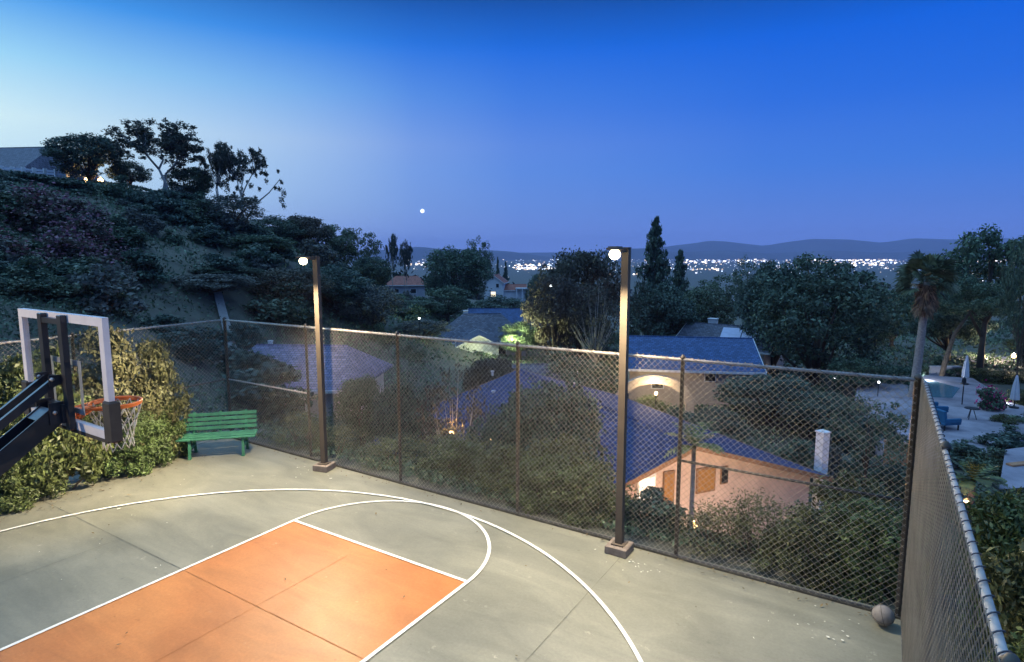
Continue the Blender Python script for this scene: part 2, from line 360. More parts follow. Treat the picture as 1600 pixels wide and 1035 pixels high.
# ------------------------------------------------------------------ ground, valley, mountains
g = np.sinh(np.linspace(-7.6, 7.6, 420)); g = g/g[-1]*9000
gx_, gy_ = g+0.0, g+14.0
X, Y = np.meshgrid(gx_, gy_); x, y = X.ravel(), Y.ravel()
Z = np.concatenate([terrain(x[i:i+20000], y[i:i+20000]) for i in range(0, len(x), 20000)])
n = len(g); ii = np.arange(n*n).reshape(n, n)
Fq = np.stack([ii[:-1, :-1], ii[:-1, 1:], ii[1:, 1:], ii[1:, :-1]], -1).reshape(-1, 4)
tag(obj('terrain', mesh_np('terrain', np.c_[x, y, Z], Fq, M_soil, True)), kind='structure')

def mountain(name, prof, d0, depth, zb):
    us = np.linspace(prof[0][0], prof[-1][0], 240); vv = np.interp(us, [p[0] for p in prof], [p[1] for p in prof])
    V = []; rows = 9
    for i, (u, v) in enumerate(zip(us, vv)):
        ridge = zv(v, d0); 
        for j in range(rows):
            f = j/(rows-1)*2-1; d = d0+f*depth
            hgt = (1-abs(f))**1.2
            nz = (math.sin(u*.05+j*1.7)+math.sin(u*.021+j*2.9)+.6*math.sin(u*.13+j))*(1-abs(f))*abs(f)*ridge*.35
            z = zb+(ridge-zb)*hgt+nz
            xx, yy = st2w((u-800)/FPX*d0*1.0, d); V.append((xx, yy, z))
    k = len(us); I = np.arange(k*rows).reshape(k, rows)
    F_ = np.stack([I[:-1, :-1], I[1:, :-1], I[1:, 1:], I[:-1, 1:]], -1).reshape(-1, 4)
    tag(obj(name, mesh_np(name, V, F_, M_mountain, True)), kind='structure')
mountain('mountains', [(-300,392),(300,389),(560,392),(625,389),(655,385),(690,389),(740,390),(770,391),(800,393),(840,399),(880,403),(905,398),(940,391),(990,388),(1060,394),(1130,391),(1200,396),(1290,391),(1380,395),(1500,390),(2000,393),(3200,391)], 5600, 700, VALLEY-4)
mountain('mountain_range', [(600,396),(900,394),(980,389),(1030,386),(1080,380),(1105,376),(1130,377),(1155,380),(1190,384),(1225,378),(1265,373),(1320,374),(1372,379),(1420,372),(1480,374),(1560,372),(1650,374),(1800,378),(2200,380),(2800,375),(3300,380)], 7400, 900, VALLEY-4)

# ------------------------------------------------------------------ court
mb = MB(); mb.prism([(-7.4, -15), (7.1, -15), (7.1, 5.80), (-7.4, 5.80)], .3, -.3); tag(mb.build('court_slab', M_court), kind='structure')
W = 1.829; FT = 3.4636; BASE = -2.4; LW = .052
def sheet(name, polys, z, material):
    mb = MB()
    for p in polys: mb.addv([(x, y, z) for x, y in p], [tuple(range(len(p)))])
    return tag(mb.build(name, material), kind='structure')
def strip(pts, wd):
    out = []; pts = [Vector(p) for p in pts]; nn = []
    for i in range(len(pts)):
        d = (pts[min(i+1, len(pts)-1)]-pts[max(0, i-1)]).normalized(); nn.append(Vector((-d.y, d.x))*wd/2)
    for i in range(len(pts)-1): out.append([tuple(pts[i]-nn[i]), tuple(pts[i+1]-nn[i+1]), tuple(pts[i+1]+nn[i+1]), tuple(pts[i]+nn[i])])
    return out
sheet('court_key', [[(-W, BASE), (W, BASE), (W, FT), (-W, FT)]], .004, M_key)
arcF = [(W*math.cos(a), FT+1.779*math.sin(a)) for a in np.linspace(0, PI, 72)]
lines = strip([(-W, BASE), (-W, FT)], LW)+strip([(W, BASE), (W, FT)], LW)+strip(arcF, LW)
sheet('court_key_lines', lines, .0125, M_court_line)
sheet('court_free_throw_line', strip([(-W+LW/2, FT), (W-LW/2, FT)], LW)+strip([(-W+LW/2, BASE), (W-LW/2, BASE)], LW), .0125, M_court_line)
xc, yc, R3 = .0544, -.4904, 5.7023
a0 = math.asin(-1.6/R3)
arc3 = [(xc+R3*math.cos(a), yc+R3*math.sin(a)) for a in np.linspace(a0, PI-a0, 150)]
sheet('court_three_point_line', strip([(arc3[0][0], -2.5)]+arc3+[(arc3[-1][0], -2.5)], LW), .0165, M_court_line)
sheet('court_joint', strip([(-7.0, 1.56), (-1.86, 1.555)], .010)+strip([(1.86, 1.55), (6.8, 1.56)], .009)+strip([(3.34, -9), (3.35, 5.5)], .008)+strip([(-3.6,-9),(-3.62,1.55)], .005), .0045, M_joint)
sheet('court_key_joint', strip([(-1.80, 1.555), (1.80, 1.55)], .011)+strip([(-.12, -2.2), (-.14, 3.1)], .006), .0085, M_joint_o)
mb = MB()
for i in range(90):
    if i < 34: x, y = random.gauss(3.5, .25), random.gauss(5.15, .12)
    elif i < 60: x, y = random.gauss(6.1, .45), random.gauss(4.9, .4)
    elif i < 74: x, y = random.gauss(-3.3, .4), random.gauss(5.2, .12)
    else: x, y = random.uniform(-6, -1.9), random.uniform(-.5, 4.5)
    if x > 6.75 or (abs(x-3.27) < .24 and y > 5.1): continue
    r = random.uniform(.006, .02)*(1.6 if random.random() < .12 else 1); a = random.uniform(0, PI); el = random.uniform(.25, .9)
    pts = []
    for k in range(7):
        th = 2*PI*k/7; q = r*random.uniform(.6, 1.2); px_, py_ = q*math.cos(th), q*el*math.sin(th)
        pts.append((x+px_*math.cos(a)-py_*math.sin(a), y+px_*math.sin(a)+py_*math.cos(a), .021))
    mb.addv(pts, [tuple(range(7))])
tag(mb.build('chalk_flecks', M_fleck), 'pale flecks and scuffs scattered on the court paint', 'litter', kind='stuff')
rl = np.random.default_rng(33); P = []
for i in range(330):
    q = rl.random()
    if q < .5: x, y = -6.45+abs(rl.normal(0, .35)), rl.uniform(-1.5, 4.6)
    elif q < .85: x, y = rl.uniform(-6.5, 6.7), 5.62-abs(rl.normal(0, .10))
    else: x, y = rl.uniform(-6, 6.6), rl.uniform(-1, 5.5)
    P.append((x, y, .028))
nl_ = len(P); P = np.array(P); a = rl.uniform(0, 2*PI, nl_); u_ = np.stack([np.cos(a), np.sin(a), rl.normal(0, .15, nl_)], 1); v_ = np.stack([-np.sin(a), np.cos(a), rl.normal(0, .2, nl_)], 1); sz = rl.uniform(.03, .075, (nl_, 1))
V = np.stack([P-u_*sz*.5, P+v_*sz*.2, P+u_*sz*.5, P-v_*sz*.2], 1).reshape(-1, 3)
M_litter = mat('fallen_leaf', (.12,.09,.04), .8, var=.4, vscale=6, island=True)
tag(obj('fallen_leaves', mesh_np('fallen_leaves', V, np.arange(4*nl_).reshape(nl_, 4), M_litter)), 'small fallen leaves scattered along the court edges', 'leaf litter', kind='stuff')
# low concrete strip under the far fence
mb = MB(); mb.bar((-7.15, 5.74, .02), (6.9, 5.66, .01), .07, .04); tag(mb.build('court_edge_kerb', M_kerb), kind='structure')

# ------------------------------------------------------------------ chain link fences
def chain_mesh(L, H0, H1, r=.0028, zig=False, ext=.045):
    D = .090
    if zig:
        h = D/2; nw = int(L/h); nz = int((max(H0, H1)+ext)/h)
        k = np.arange(nw)[:, None]; j = np.arange(nz+1)[None, :]
        px_ = (k+((j+k) % 2))*h+0*j; py_ = np.where((j+k) % 2 == 0, -r*1.1, r*1.1)+0*k; pz_ = np.minimum(j*h+.03, 99)+0*k
        P = np.stack([px_, py_, pz_], -1)
        ns = 4; ang = np.arange(ns)*2*PI/ns
        off = np.stack([np.cos(ang)*.9, np.sin(ang), .5*np.cos(ang)], -1)*r
        V = P[:, :, None, :]+off[None, None]
        I = np.arange(V.shape[0]*V.shape[1]*ns).reshape(V.shape[0], V.shape[1], ns)
        F_ = np.stack([I[:, :-1, :], np.roll(I, -1, 2)[:, :-1, :], np.roll(I, -1, 2)[:, 1:, :], I[:, 1:, :]], -1).reshape(-1, 4)
        V = V.reshape(-1, 3)
    else:
        V = []; F_ = []; H = max(H0, H1)+ext
        for sg in (1, -1):
            for i in range(-int(H/D)-1, int(L/D)+int(H/D)+2):
                x0 = i*D
                # line x = x0 + sg*z
                z0, z1 = .03, H; xa, xb = x0+sg*z0, x0+sg*z1
                if sg > 0:
                    if xa < 0: z0 = -x0; xa = 0
                    if xb > L: z1 = L-x0; xb = L
                else:
                    if xa > L: z0 = x0-L; xa = L
                    if xb < 0: z1 = x0; xb = 0
                if z1-z0 < .02: continue
                o = len(V); 
                e1 = Vector((-sg, 0, 1)).normalized(); y0 = sg*r*.9
                for (xx, zz) in ((xa, z0), (xb, z1)):
                    for a in (0, PI/2, PI, 1.5*PI):
                        V.append((xx+e1.x*r*math.cos(a), y0+r*math.sin(a), zz+e1.z*r*math.cos(a)))
                for a in range(4): F_.append((o+a, o+(a+1) % 4, o+4+(a+1) % 4, o+4+a))
        V = np.array(V)
    V = np.array(V, float); Hm = max(H0, H1)+ext
    V[:, 2] *= (H0+ext+(H1-H0)*V[:, 0]/L)/Hm
    return V, F_
def chain_fence(p0, p1, H0, H1, posts, mids, label, rpost=.03, zig=False, wrap=False, rw=.0028):
    p0, p1 = Vector((*p0, 0)), Vector((*p1, 0)); L = (p1-p0).length; rz = math.atan2(p1.y-p0.y, p1.x-p0.x)
    t = thing('chain_link_fence', label, 'fence', p0, rz)
    V, F_ = chain_mesh(L, H0, H1, zig=zig, r=rw)
    obj('wire_mesh', mesh_np('wire_mesh', V, F_, M_fence, True), t)
    Hx = lambda x: H0+(H1-H0)*x/L
    for x, big in posts:
        mb = MB(); r = rpost*(1.25 if big else 1); h = Hx(x)
        mb.lathe([(r, 0), (r, h+.01), (r*1.25, h+.012), (r*1.2, h+.04), (r*.5, h+.07), (0, h+.075)], 12, (x, .04, 0))
        mb.build('post', M_post, t, True)
    mb = MB(); mb.tube([(0, .035, H0), (L/2, .035, Hx(L/2)-.006), (L, .035, H1)], .022, 10); rail = mb.build('top_rail', M_rail, t, True)
    for a, b, hf in mids:
        mb = MB(); mb.tube([(a, .04, Hx(a)*hf), (b, .04, Hx(b)*hf)], .019, 8); mb.build('brace_rail', M_rail if hf < .56 and a < 5 else M_post, t, True)  # far fence's first brace takes the lit copy, the others the unlit one
    mb = MB(); mb.tube([(0, .0, .05), (L, .0, .05)], .004, 5); mb.build('tension_wire', M_tie, t)
    mb = MB(); pitch = .145 if wrap else .4; nn = int(L/pitch*(14 if wrap else 18)); xs = np.linspace(.05, L-.05, nn)
    mb.tube([(x+(.02*math.sin(x/pitch*2*PI)), .035+.0275*math.cos(x/pitch*2*PI), Hx(x)+.0275*math.sin(x/pitch*2*PI)) for x in xs], .0038 if wrap else .003, 5)
    tw = mb.build('lacing_wire', M_tie, rail)
    return t
CL, CR = (-7.15, 5.74), (6.86, 5.64)
Lf = math.hypot(CR[0]-CL[0], CR[1]-CL[1])
chain_fence(CL, CR, 2.92, 3.02, [(0, 1), (2.98, 0), (5.66, 0), (8.4, 0), (11.2, 0), (Lf, 1)], [(0, 2.98, .5), (11.2, Lf, .5)],
            'long chain link fence along the far court edge between both lamp posts', rw=.0023)
chain_fence((-6.7, -4.0), (-7.13, 5.68), 2.92, 2.92, [(.1, 1), (3.3, 0), (6.5, 0)], [(6.5, 9.69, .5)],
            'chain link fence overgrown by the leafy hedge, behind the backboard and bench', rw=.0023)
chain_fence((6.89, 5.58), (7.0, -6.5), 3.02, 3.0, [(2.9, 0), (5.8, 0), (8.7, 0), (11.9, 1)], [],
            'nearest chain link fence running toward the viewer at the right, seen edge on', zig=True, wrap=True, rw=.0023)

# ------------------------------------------------------------------ lamp posts
def lamp_post(x, y, h, label, spot_dir, headang, power=1.0):
    t = thing('lamp_post', label, 'lamp post', (x, y, 0), headang, 'court lamp posts')
    MB().box((0, 0, .065), (.34, .34, .13), bev=.012).build('base', M_conc, t)
    mb = MB(); mb.box((0, 0, .13+(h-.13)/2), (.105, .105, h-.13), bev=.008); mb.box((0, 0, .14), (.2, .2, .02)); mb.box((0, 0, h+.01), (.112, .112, .02)); mb.build('pole', M_pole, t)
    mb = MB(); mb.box((0, -.18, h-.03), (.05, .26, .05)); mb.build('arm', M_pole, t)
    hd = MB().box((0, -.41, h-.005), (.17, .24, .035), bev=.01)
    for k in range(5): hd.box((0, -.33-.04*k, h+.018), (.14, .010, .02))
    head = hd.build('lamp_head', M_pole, t)
    MB().lathe([(.045, .0), (.07, -.03), (.08, -.06), (.068, -.10), (.04, -.125), (0, -.135)], 16, (0, -.42, h-.02)).build('lens', M_lens, head, True)
    if power: light('lamp_light', (0, -.43, h-.26), COURT_LAMP_W*power, LAMPCOL, t, .07, 'SPOT', (math.radians(-29), 0, 0), math.radians(160)).data.spot_blend = 1.0
    for dx, dy, pw, size in spot_dir:
        l = light('flood_light', (0, -.43, h-.26), pw, LAMPCOL, t, .07, 'SPOT', spot=math.radians(size))
        M = Matrix.Rotation(-headang, 3, 'Z'); v = M@Vector((dx-x, dy-y, -h+.2 if power else -h+2.9)); l.rotation_euler = v.to_track_quat('-Z', 'Y').to_euler()
    return t
lamp_post(-3.36, 5.44, 4.45, 'square brown lamp post with lit head, left one near the green bench', [(-6.0, 3.3, 330, 80), (-7.4, 1.6, 2600, 66)], math.radians(15))
lamp_post(3.27, 5.40, 4.58, 'square brown lamp post with lit head, right one near the house gable', [], 0)

lamp_post(-2.6, -7.4, 4.5, 'square brown lamp post on the near side of the court behind the hoop', [(.9, 1.5, 1500, 74)], PI, 0)

# ------------------------------------------------------------------ hoop
H = thing('basketball_hoop', 'basketball hoop with clear backboard seen from behind, orange rim and net', 'basketball hoop', (.09, -2.15, 0))
oy = 2.15
def hp(p): return (p[0], p[1]+oy, p[2])
BY = -.40; B0, B1 = 2.90, 3.97; BX = .85
brd = obj('backboard', MB().box(hp((0, BY, (B0+B1)/2)), (BX*2-.1, .012, B1-B0-.1)).mesh('backboard', M_glass), H)
mb = MB(); fw = .078
mb.box(hp((0, BY, B1-fw/2)), (BX*2, .05, fw)); mb.box(hp((0, BY, B0+fw/2)), (BX*2, .05, fw))
for s in (-1, 1): mb.box(hp((s*(BX-fw/2), BY, (B0+B1)/2)), (fw, .05, B1-B0-2*fw))
mb.build('board_frame', M_board, brd)
mb = MB(); q = .028
for (cx_, cz_, w_, h_) in ((0, 3.52, .61, .05), (0, 3.07, .61, .05), (-.28, 3.295, .05, .40), (.28, 3.295, .05, .40)): mb.box(hp((cx_, BY+.009, cz_)), (w_, .004, h_))
mb.build('target_square', M_board, brd)
for s in (-1, 1):
    mb = MB(); mb.box(hp((s*(BX-.02), BY, B0+.17)), (.12, .09, .36), bev=.015); mb.build('corner_pad', M_pad, brd)
MB().box(hp((0, BY, B0-.012)), (BX*2-.13, .06, .03)).build('bottom_pad', M_pad, brd)
for s in (-1, 1):
    MB().box(hp((s*.2-.03, BY-.055, (B0+B1)/2)), (.075, .05, B1-B0-.02), bev=.006).build('strut', M_black, H)
MB().box(hp((-.03, BY-.06, 3.9)), (.32, .03, .05)).build('cross_bar', M_black, H); MB().box(hp((-.03, BY-.06, 3.36)), (.32, .03, .06)).build('cross_bar', M_black, H)
mb = MB(); mb.box(hp((-.03, BY-.075, 3.06)), (.36, .06, .17)); 
for s in (-1, 1): mb.box(hp((s*.13-.03, BY-.13, 3.07)), (.012, .12, .2)); MB().box(hp((s*.13-.03, BY-.12, 3.37)), (.012, .1, .1)).build('lug', M_black, H)
mb.build('bracket', M_black, H)
slope = .74; PY = -2.15
for s in (-1, 1):
    z1 = 3.37-slope*1.62
    MB().bar(hp((s*.10-.03, BY-.1, 3.37)), hp((s*.10-.03, PY, z1)), .038, .07).build('upper_arm', M_black, H)
z1 = 3.06-slope*1.62
mb = MB()
a_, b_ = Vector(hp((-.03, BY-.12, 3.05))), Vector(hp((-.03, PY, z1)))
dv = (b_-a_).normalized(); up = Vector((0, -dv.z, dv.y)); up = up if up.z > 0 else -up
for s in (-1, 1): mb.bar(a_+Vector((s*.11, 0, 0)), b_+Vector((s*.11, 0, 0)), .014, .17)
mb.bar(a_-up*.07, b_-up*.07, .206, .014); mb.bar(a_+up*.07-dv*-.0, a_+up*.07+dv*.14, .206, .012); mb.bar(a_+up*.07+dv*.9, b_+up*.07, .206, .012)
mb.build('lower_arm', M_black, H)
for px_, zz in ((.11, 3.08), (.11, 3.385), (-.17, 3.08), (-.17, 3.385)): MB().tube([hp((px_-.012, BY-.15, zz)), hp((px_+.02, BY-.15, zz))], .017, 8).build('bolt', M_bolt, H, True)
MB().box(hp((-.03, PY, 1.15)), (.15, .15, 2.3), bev=.01).build('pole', M_black, H)
mb = MB(); R = .2286
mb.tube([hp((R*math.cos(a), R*math.sin(a), 3.05)) for a in np.linspace(0, 2*PI, 41)], .0095, 8, False)
mb.box(hp((0, -.30, 3.05)), (.10, .16, .014)); mb.box(hp((0, BY+.02, 2.99)), (.15, .02, .16))
for s in (-1, 1): mb.bar(hp((s*.05, -.37, 2.95)), hp((s*.03, -.2, 3.04)), .012, .03); mb.bar(hp((s*.07, -.37, 3.05)), hp((s*.16, -.165, 3.05)), .012, .02)
# wrap of the rim band
mb.lathe([(R-.006, -.035), (R+.003, -.03), (R+.006, 0), (R+.004, .01)], 40, hp((0, 0, 3.05))); rim = mb.build('rim', M_rim, H, True)
mb = MB(); nl = 12; lev = 6
prof = [(R-.004, 3.035), (R-.03, 2.93), (.165, 2.84), (.14, 2.755), (.128, 2.67), (.135, 2.59)]
rr = random.Random(3)
jit = [[(rr.uniform(-.008, .008), rr.uniform(-.012, .012)) for _ in range(nl)] for _ in range(lev)]
def npt(l, k):
    k %= nl; r_, z_ = prof[l]; a = 2*PI*(k+.5*(l % 2))/nl; j = jit[l][k]; return Vector(hp(((r_+j[0])*math.cos(a), (r_+j[0])*math.sin(a), z_+j[1]*(l > 0))))
for l in range(lev-1):
    for k in range(nl):
        for q in ((k, k) if False else ((k, (k if l % 2 == 0 else k)), (k, (k-1 if l % 2 == 0 else k+1)))):
            p0, p1 = npt(l, q[0]), npt(l+1, q[1]); md = (p0+p1)/2+Vector((rr.uniform(-.005, .005), rr.uniform(-.005, .005), -.004)); mb.tube([p0, md, p1], .0042, 5)
mb.build('net', M_net, rim, True)

# ------------------------------------------------------------------ bench
ang = math.atan2(.75, .72)
bt = thing('park_bench', 'green slatted park bench in the court corner below the left lamp post', 'bench', (-6.12, 4.80, 0), ang)
BL = 1.62
for k, yy in enumerate((-.16, -.04, .08, .20)): MB().box((0, yy, .445+.012*(yy < -.1)*-1+.004*k), (BL, .10, .032), bev=.006).build('seat_slat', M_green, bt)
for k in range(4):
    z = .56+.098*k; yy = .285+.032*k; MB().box((0, yy, z), (BL-.06, .03, .078), Matrix.Rotation(-.3, 3, 'X'), bev=.006).build('back_slat', M_green, bt)
for s in (-1, 0, 1):
    mb = MB(); x = s*.55
    mb.bar((x, -.19, .415), (x, .27, .43), .05, .035)
    mb.bar((x, .27, .40), (x, .405, .92), .05, .03, up=(0, 1, .2))
    if s:
        mb.bar((x, -.14, .41), (x, -.19, .02), .055, .045, up=(0, 1, 0)); mb.bar((x, .22, .42), (x, .34, .02), .055, .045, up=(0, 1, 0))
        mb.bar((x, -.17, .20), (x, .28, .20), .04, .03)
        mb.box((x, -.19, .012), (.07, .09, .024)); mb.box((x, .34, .012), (.07, .09, .024))
    mb.build('leg_frame' if s else 'back_support', M_green, bt)

# ------------------------------------------------------------------ ball
bl = thing('basketball', 'worn grey brown basketball resting in the right corner against the fence', 'ball', (6.70, 5.36, .02))
r_ = .121
MB().lathe([(max(1e-4, r_*math.sin(a)), r_-r_*math.cos(a)) for a in np.linspace(0, PI, 20)], 32).build('ball_skin', M_ball, bl, True)
mb = MB()
for M in (Matrix.Rotation(.4, 3, 'X'), Matrix.Rotation(1.3, 3, 'Y'), Matrix.Rotation(1.4, 3, 'X')):
    mb.tube([M@Vector((r_*math.cos(a), r_*math.sin(a), 0))+Vector((0, 0, r_)) for a in np.linspace(0, 2*PI, 33)], .003, 5, False)
mb.build('seam', M_seam, bl, True)

# ------------------------------------------------------------------ foliage
def leaf_quads(P, size, asp=.45, rng=RNG, out=None, flat=.0):
    n = len(P); size = np.broadcast_to(size, (n,))
    nrm = rng.normal(size=(n, 3)); 
    if out is not None: nrm += out*.9
    nrm[:, 2] += flat
    nrm /= np.linalg.norm(nrm, axis=1)[:, None]
    a = rng.normal(size=(n, 3)); u = np.cross(nrm, a); u /= np.linalg.norm(u, axis=1)[:, None]; v = np.cross(nrm, u)
    s = size[:, None]*rng.uniform(.6, 1.3, (n, 1))
    V = np.stack([P-u*s*.5, P+v*s*asp*.5+nrm*s*.06, P+u*s*.5, P-v*s*asp*.5+nrm*s*.06], 1).reshape(-1, 3)
    return V, np.arange(4*n).reshape(n, 4)
def clumps_leaves(C, rad, nper, size, asp=.5, rng=RNG, shell=.55, flat=0, squash=.8):
    n = len(C); d = rng.normal(size=(n, nper, 3)); d /= np.linalg.norm(d, axis=2)[..., None]
    rr = (shell+(1-shell)*rng.random((n, nper, 1)))*rng.uniform(.75, 1.12, (n, nper, 1))
    rad = np.broadcast_to(rad, (n,))[:, None, None]
    off = d*rr*rad; off[..., 2] *= squash
    P = (C[:, None, :]+off).reshape(-1, 3)
    return leaf_quads(P, size, asp, rng, d.reshape(-1, 3), flat)
def broadleaf(name, seed, leafm, barkm, shape='round', ncl=90, nper=150, leaf=.032, crad=.12, base=.18, limbs=9, trunk_r=.028, twin=False):
    """unit tree: height 1, crown width 1"""
    rng = np.random.default_rng(seed); pts = []
    while len(pts) < ncl:
        p = rng.uniform(-1, 1, 3)
        r = np.linalg.norm(p)
        if r > 1 or r < .35: continue
        lob = 1-.28*(.5+.5*math.sin(3*math.atan2(p[1], p[0])+seed))*(.6+.4*math.sin(5*p[2]+seed))
        if r > lob: continue
        zz = base+crad*.5+(p[2]*.5+.5)*(1-base-crad*1.1)
        wf = 1.0
        f = (zz-base)/(1-base)
        if shape == 'round': wf = math.sin(PI*min(1, .18+f*.78))**.5
        if shape == 'tall': wf = .55+.45*math.sin(PI*min(1, .1+f*.85))
        if shape == 'dome': wf = (1-f*f*.75)**.5 if f > .2 else .9
        pts.append((p[0]*.5*wf*(1-crad), p[1]*.5*wf*(1-crad), zz))
    C = np.array(pts); rad = crad*rng.uniform(.6, 1.25, ncl)
    V, F_ = clumps_leaves(C, rad, nper, leaf, .55, rng)
    crown = mesh_np(name+'_crown', V, F_, leafm)
    mb = MB()
    bases = [(-.03, 0), (.04, .02)] if twin else [(0, 0)]
    for bx, by in bases:
        k = rng.uniform(-.03, .03, 2); top = Vector((bx*2.2+k[0], by+k[1], base+.42))
        mb.tube([(bx, by, -.06), (bx*1.3, by, base*.6), (bx*1.8+k[0]*.5, by+k[1]*.5, base+.12), top], [trunk_r*1.5, trunk_r*1.0, trunk_r*.75, trunk_r*.35], 7)
        for q in rng.choice(ncl, limbs, False):
            c = C[q]; f = rng.uniform(.55, 1.2)*base; s = Vector((bx*1.5, by, max(.04, f))); e = Vector(c); md = (s+e)/2+Vector((0, 0, -.03))+Vector(rng.uniform(-.03, .03, 3))
            mb.tube([s, md, e], [trunk_r*.55, trunk_r*.38, trunk_r*.12], 5)
    return crown, mb.mesh(name+'_trunk', barkm, True)
def eucalyptus(name, seed, leafm, lean=False):
    rng = np.random.default_rng(seed); mb = MB(); C = []
    def grow(p, d, L, r, lvl):
        q = p+d*L; md = (p+q)/2+Vector(rng.normal(0, .05*L, 3)); mb.tube([p, md, q], [r, r*.8, r*.62], 6)
        if lvl == 0 or (lvl == 1 and rng.random() < .35): C.append(np.array(q)); 
        if lvl <= 1: C.append(np.array(md)+rng.normal(0, .02, 3))
        if lvl <= 2:
            for _ in range(2): C.append(np.array(q)+rng.normal(0, .05, 3)-np.array((0, 0, rng.uniform(0, .22))))
        if lvl > 0:
            for i in range(3 if lvl > 1 else 3):
                a = rng.uniform(0, 2*PI); nd = (d+Vector((math.cos(a), math.sin(a), rng.uniform(-.2, .5)))*rng.uniform(.45, .85)).normalized()
                grow(q, nd, L*rng.uniform(.55, .8), r*.6, lvl-1)
    if lean:
        grow(Vector((0, 0, -.05)), Vector((-.03, 0, 1)).normalized(), .42, .022, 3)
        p = Vector((0, 0, .02)); path = [p, Vector((.10, .0, .16)), Vector((.24, 0, .30)), Vector((.46, .0, .42)), Vector((.66, 0, .58))]
        mb.tube(path, [.016, .014, .011, .008, .005], 6)
        for a, b in ((.64, .66), (.68, .54), (.62, .46), (.70, .42), (.67, .34), (.70, .27), (.58, .47), (.2, .36), (.16, .3)): C.append(np.array((a, rng.normal(0, .03), b)))
    else:
        grow(Vector((-.03, 0, -.05)), Vector((-.1, 0, 1)).normalized(), .44, .021, 3)
        grow(Vector((.03, .02, -.05)), Vector((.12, 0, 1)).normalized(), .48, .021, 3)
    C = np.array(C); sp = C.copy()
    V, F_ = clumps_leaves(sp, (.05 if lean else .062)*rng.uniform(.5, 1.3, len(C)), 46, .036, .4, rng, .25, squash=.9)
    return mesh_np(name+'_crown', V, F_, leafm), mb.mesh(name+'_trunk', M_palebark, True)
def conifer(name, seed, leafm):
    rng = np.random.default_rng(seed); mb = MB(); mb.tube([(0, 0, -.05), (.01, 0, .5), (0, 0, .97)], [.022, .014, .003], 7)
    C = []; R_ = []
    for i in range(30):
        f = i/29; z = .10+.87*f; wd = .5*min(1, (1-f)*1.45)**.9*rng.uniform(.6, 1.1)+.03
        nb = 3 + int(5*(1-f))
        for k in range(nb):
            a = rng.uniform(0, 2*PI); ww = wd*rng.uniform(.35, 1.1)
            for q in (.35, .65, .95): C.append((math.cos(a)*ww*q, math.sin(a)*ww*q, z+ww*.12*(q-.4))); R_.append(.03+.075*min(1, 1.3-f)*(.5+.5*q))
            mb.tube([(0, 0, z-.01), (math.cos(a)*ww*.9, math.sin(a)*ww*.9, z+ww*.05)], [.004, .0015], 4, False)
    V, F_ = clumps_leaves(np.array(C), np.array(R_)*.85, 20, .055, .4, rng, .2, squash=.6)
    return mesh_np(name+'_crown', V, F_, leafm), mb.mesh(name+'_trunk', M_bark, True)
def shrub(name, seed, leafm, ncl=46, nper=130, leaf=.06, crad=.2, asp=.38, flower=None):
    """unit shrub: height 1, width 1"""
    rng = np.random.default_rng(seed); C = []
    while len(C) < ncl:
        p = rng.uniform(-1, 1, 3); p[2] = abs(p[2])
        if np.linalg.norm(p) > 1 or np.linalg.norm(p) < .3: continue
        C.append((p[0]*.42, p[1]*.42, .10+p[2]*.78))
    C = np.array(C); V, F_ = clumps_leaves(C, crad*rng.uniform(.6, 1.15, ncl), nper, leaf, asp, rng, .45)
    me = mesh_np(name+'_foliage', V, F_, leafm)
    mb = MB()
    for q in rng.choice(ncl, min(14, ncl), False):
        c = Vector(C[q]); mb.tube([(c.x*.15, c.y*.15, -.08), (c.x*.6, c.y*.6, c.z*.45), c], [.014, .009, .003], 4, False)
    fl = None
    if flower:
        Vf, Ff = leaf_quads(np.repeat(C, 16, 0)+rng.normal(0, crad*.6, (ncl*16, 3))+np.array((0, 0, crad*.35)), leaf*.8, .8, rng); fl = mesh_np(name+'_flower', Vf, Ff, flower)
    return me, mb.mesh(name+'_stem', M_stem), fl

TREES = {
 'oak_a': broadleaf('oak_a', 1, M_leaf_dark, M_bark), 'oak_b': broadleaf('oak_b', 2, M_leaf_mid, M_bark, 'dome', 100),
 'oak_c': broadleaf('oak_c', 3, M_leaf_brown, M_bark, 'tall', 95, base=.1), 'oak_d': broadleaf('oak_d', 4, M_leaf_dark, M_bark, 'dome', 105, crad=.10, base=.08),
 'oak_e': broadleaf('oak_e', 8, M_leaf_mid, M_bark, 'round', 80, crad=.11, base=.2), 'grey': broadleaf('grey', 9, M_leaf_grey, M_bark, 'dome', 60, base=.06),
 'big': broadleaf('big', 10, M_leaf_dark, M_bark, 'dome', 150, nper=120, leaf=.026, crad=.085, base=.06), 'big2': broadleaf('big2', 12, M_leaf_mid, M_bark, 'round', 120, nper=120, leaf=.028, crad=.085, base=.34, trunk_r=.02),
 'airy': broadleaf('airy', 14, M_leaf_mid, M_bark, 'round', 75, nper=60, leaf=.028, crad=.07, base=.3, trunk_r=.014),
 'bare': broadleaf('bare', 15, M_leaf_brown, M_palebark, 'tall', 80, nper=30, leaf=.03, crad=.1, base=.2, limbs=34, trunk_r=.012),
 'euc': eucalyptus('euc', 5, M_leaf_euc), 'euc2': eucalyptus('euc2', 6, M_leaf_euc), 'euclean': eucalyptus('euclean', 19, M_leaf_euc, True),
 'conifer': conifer('conifer', 7, M_leaf_dark),
}
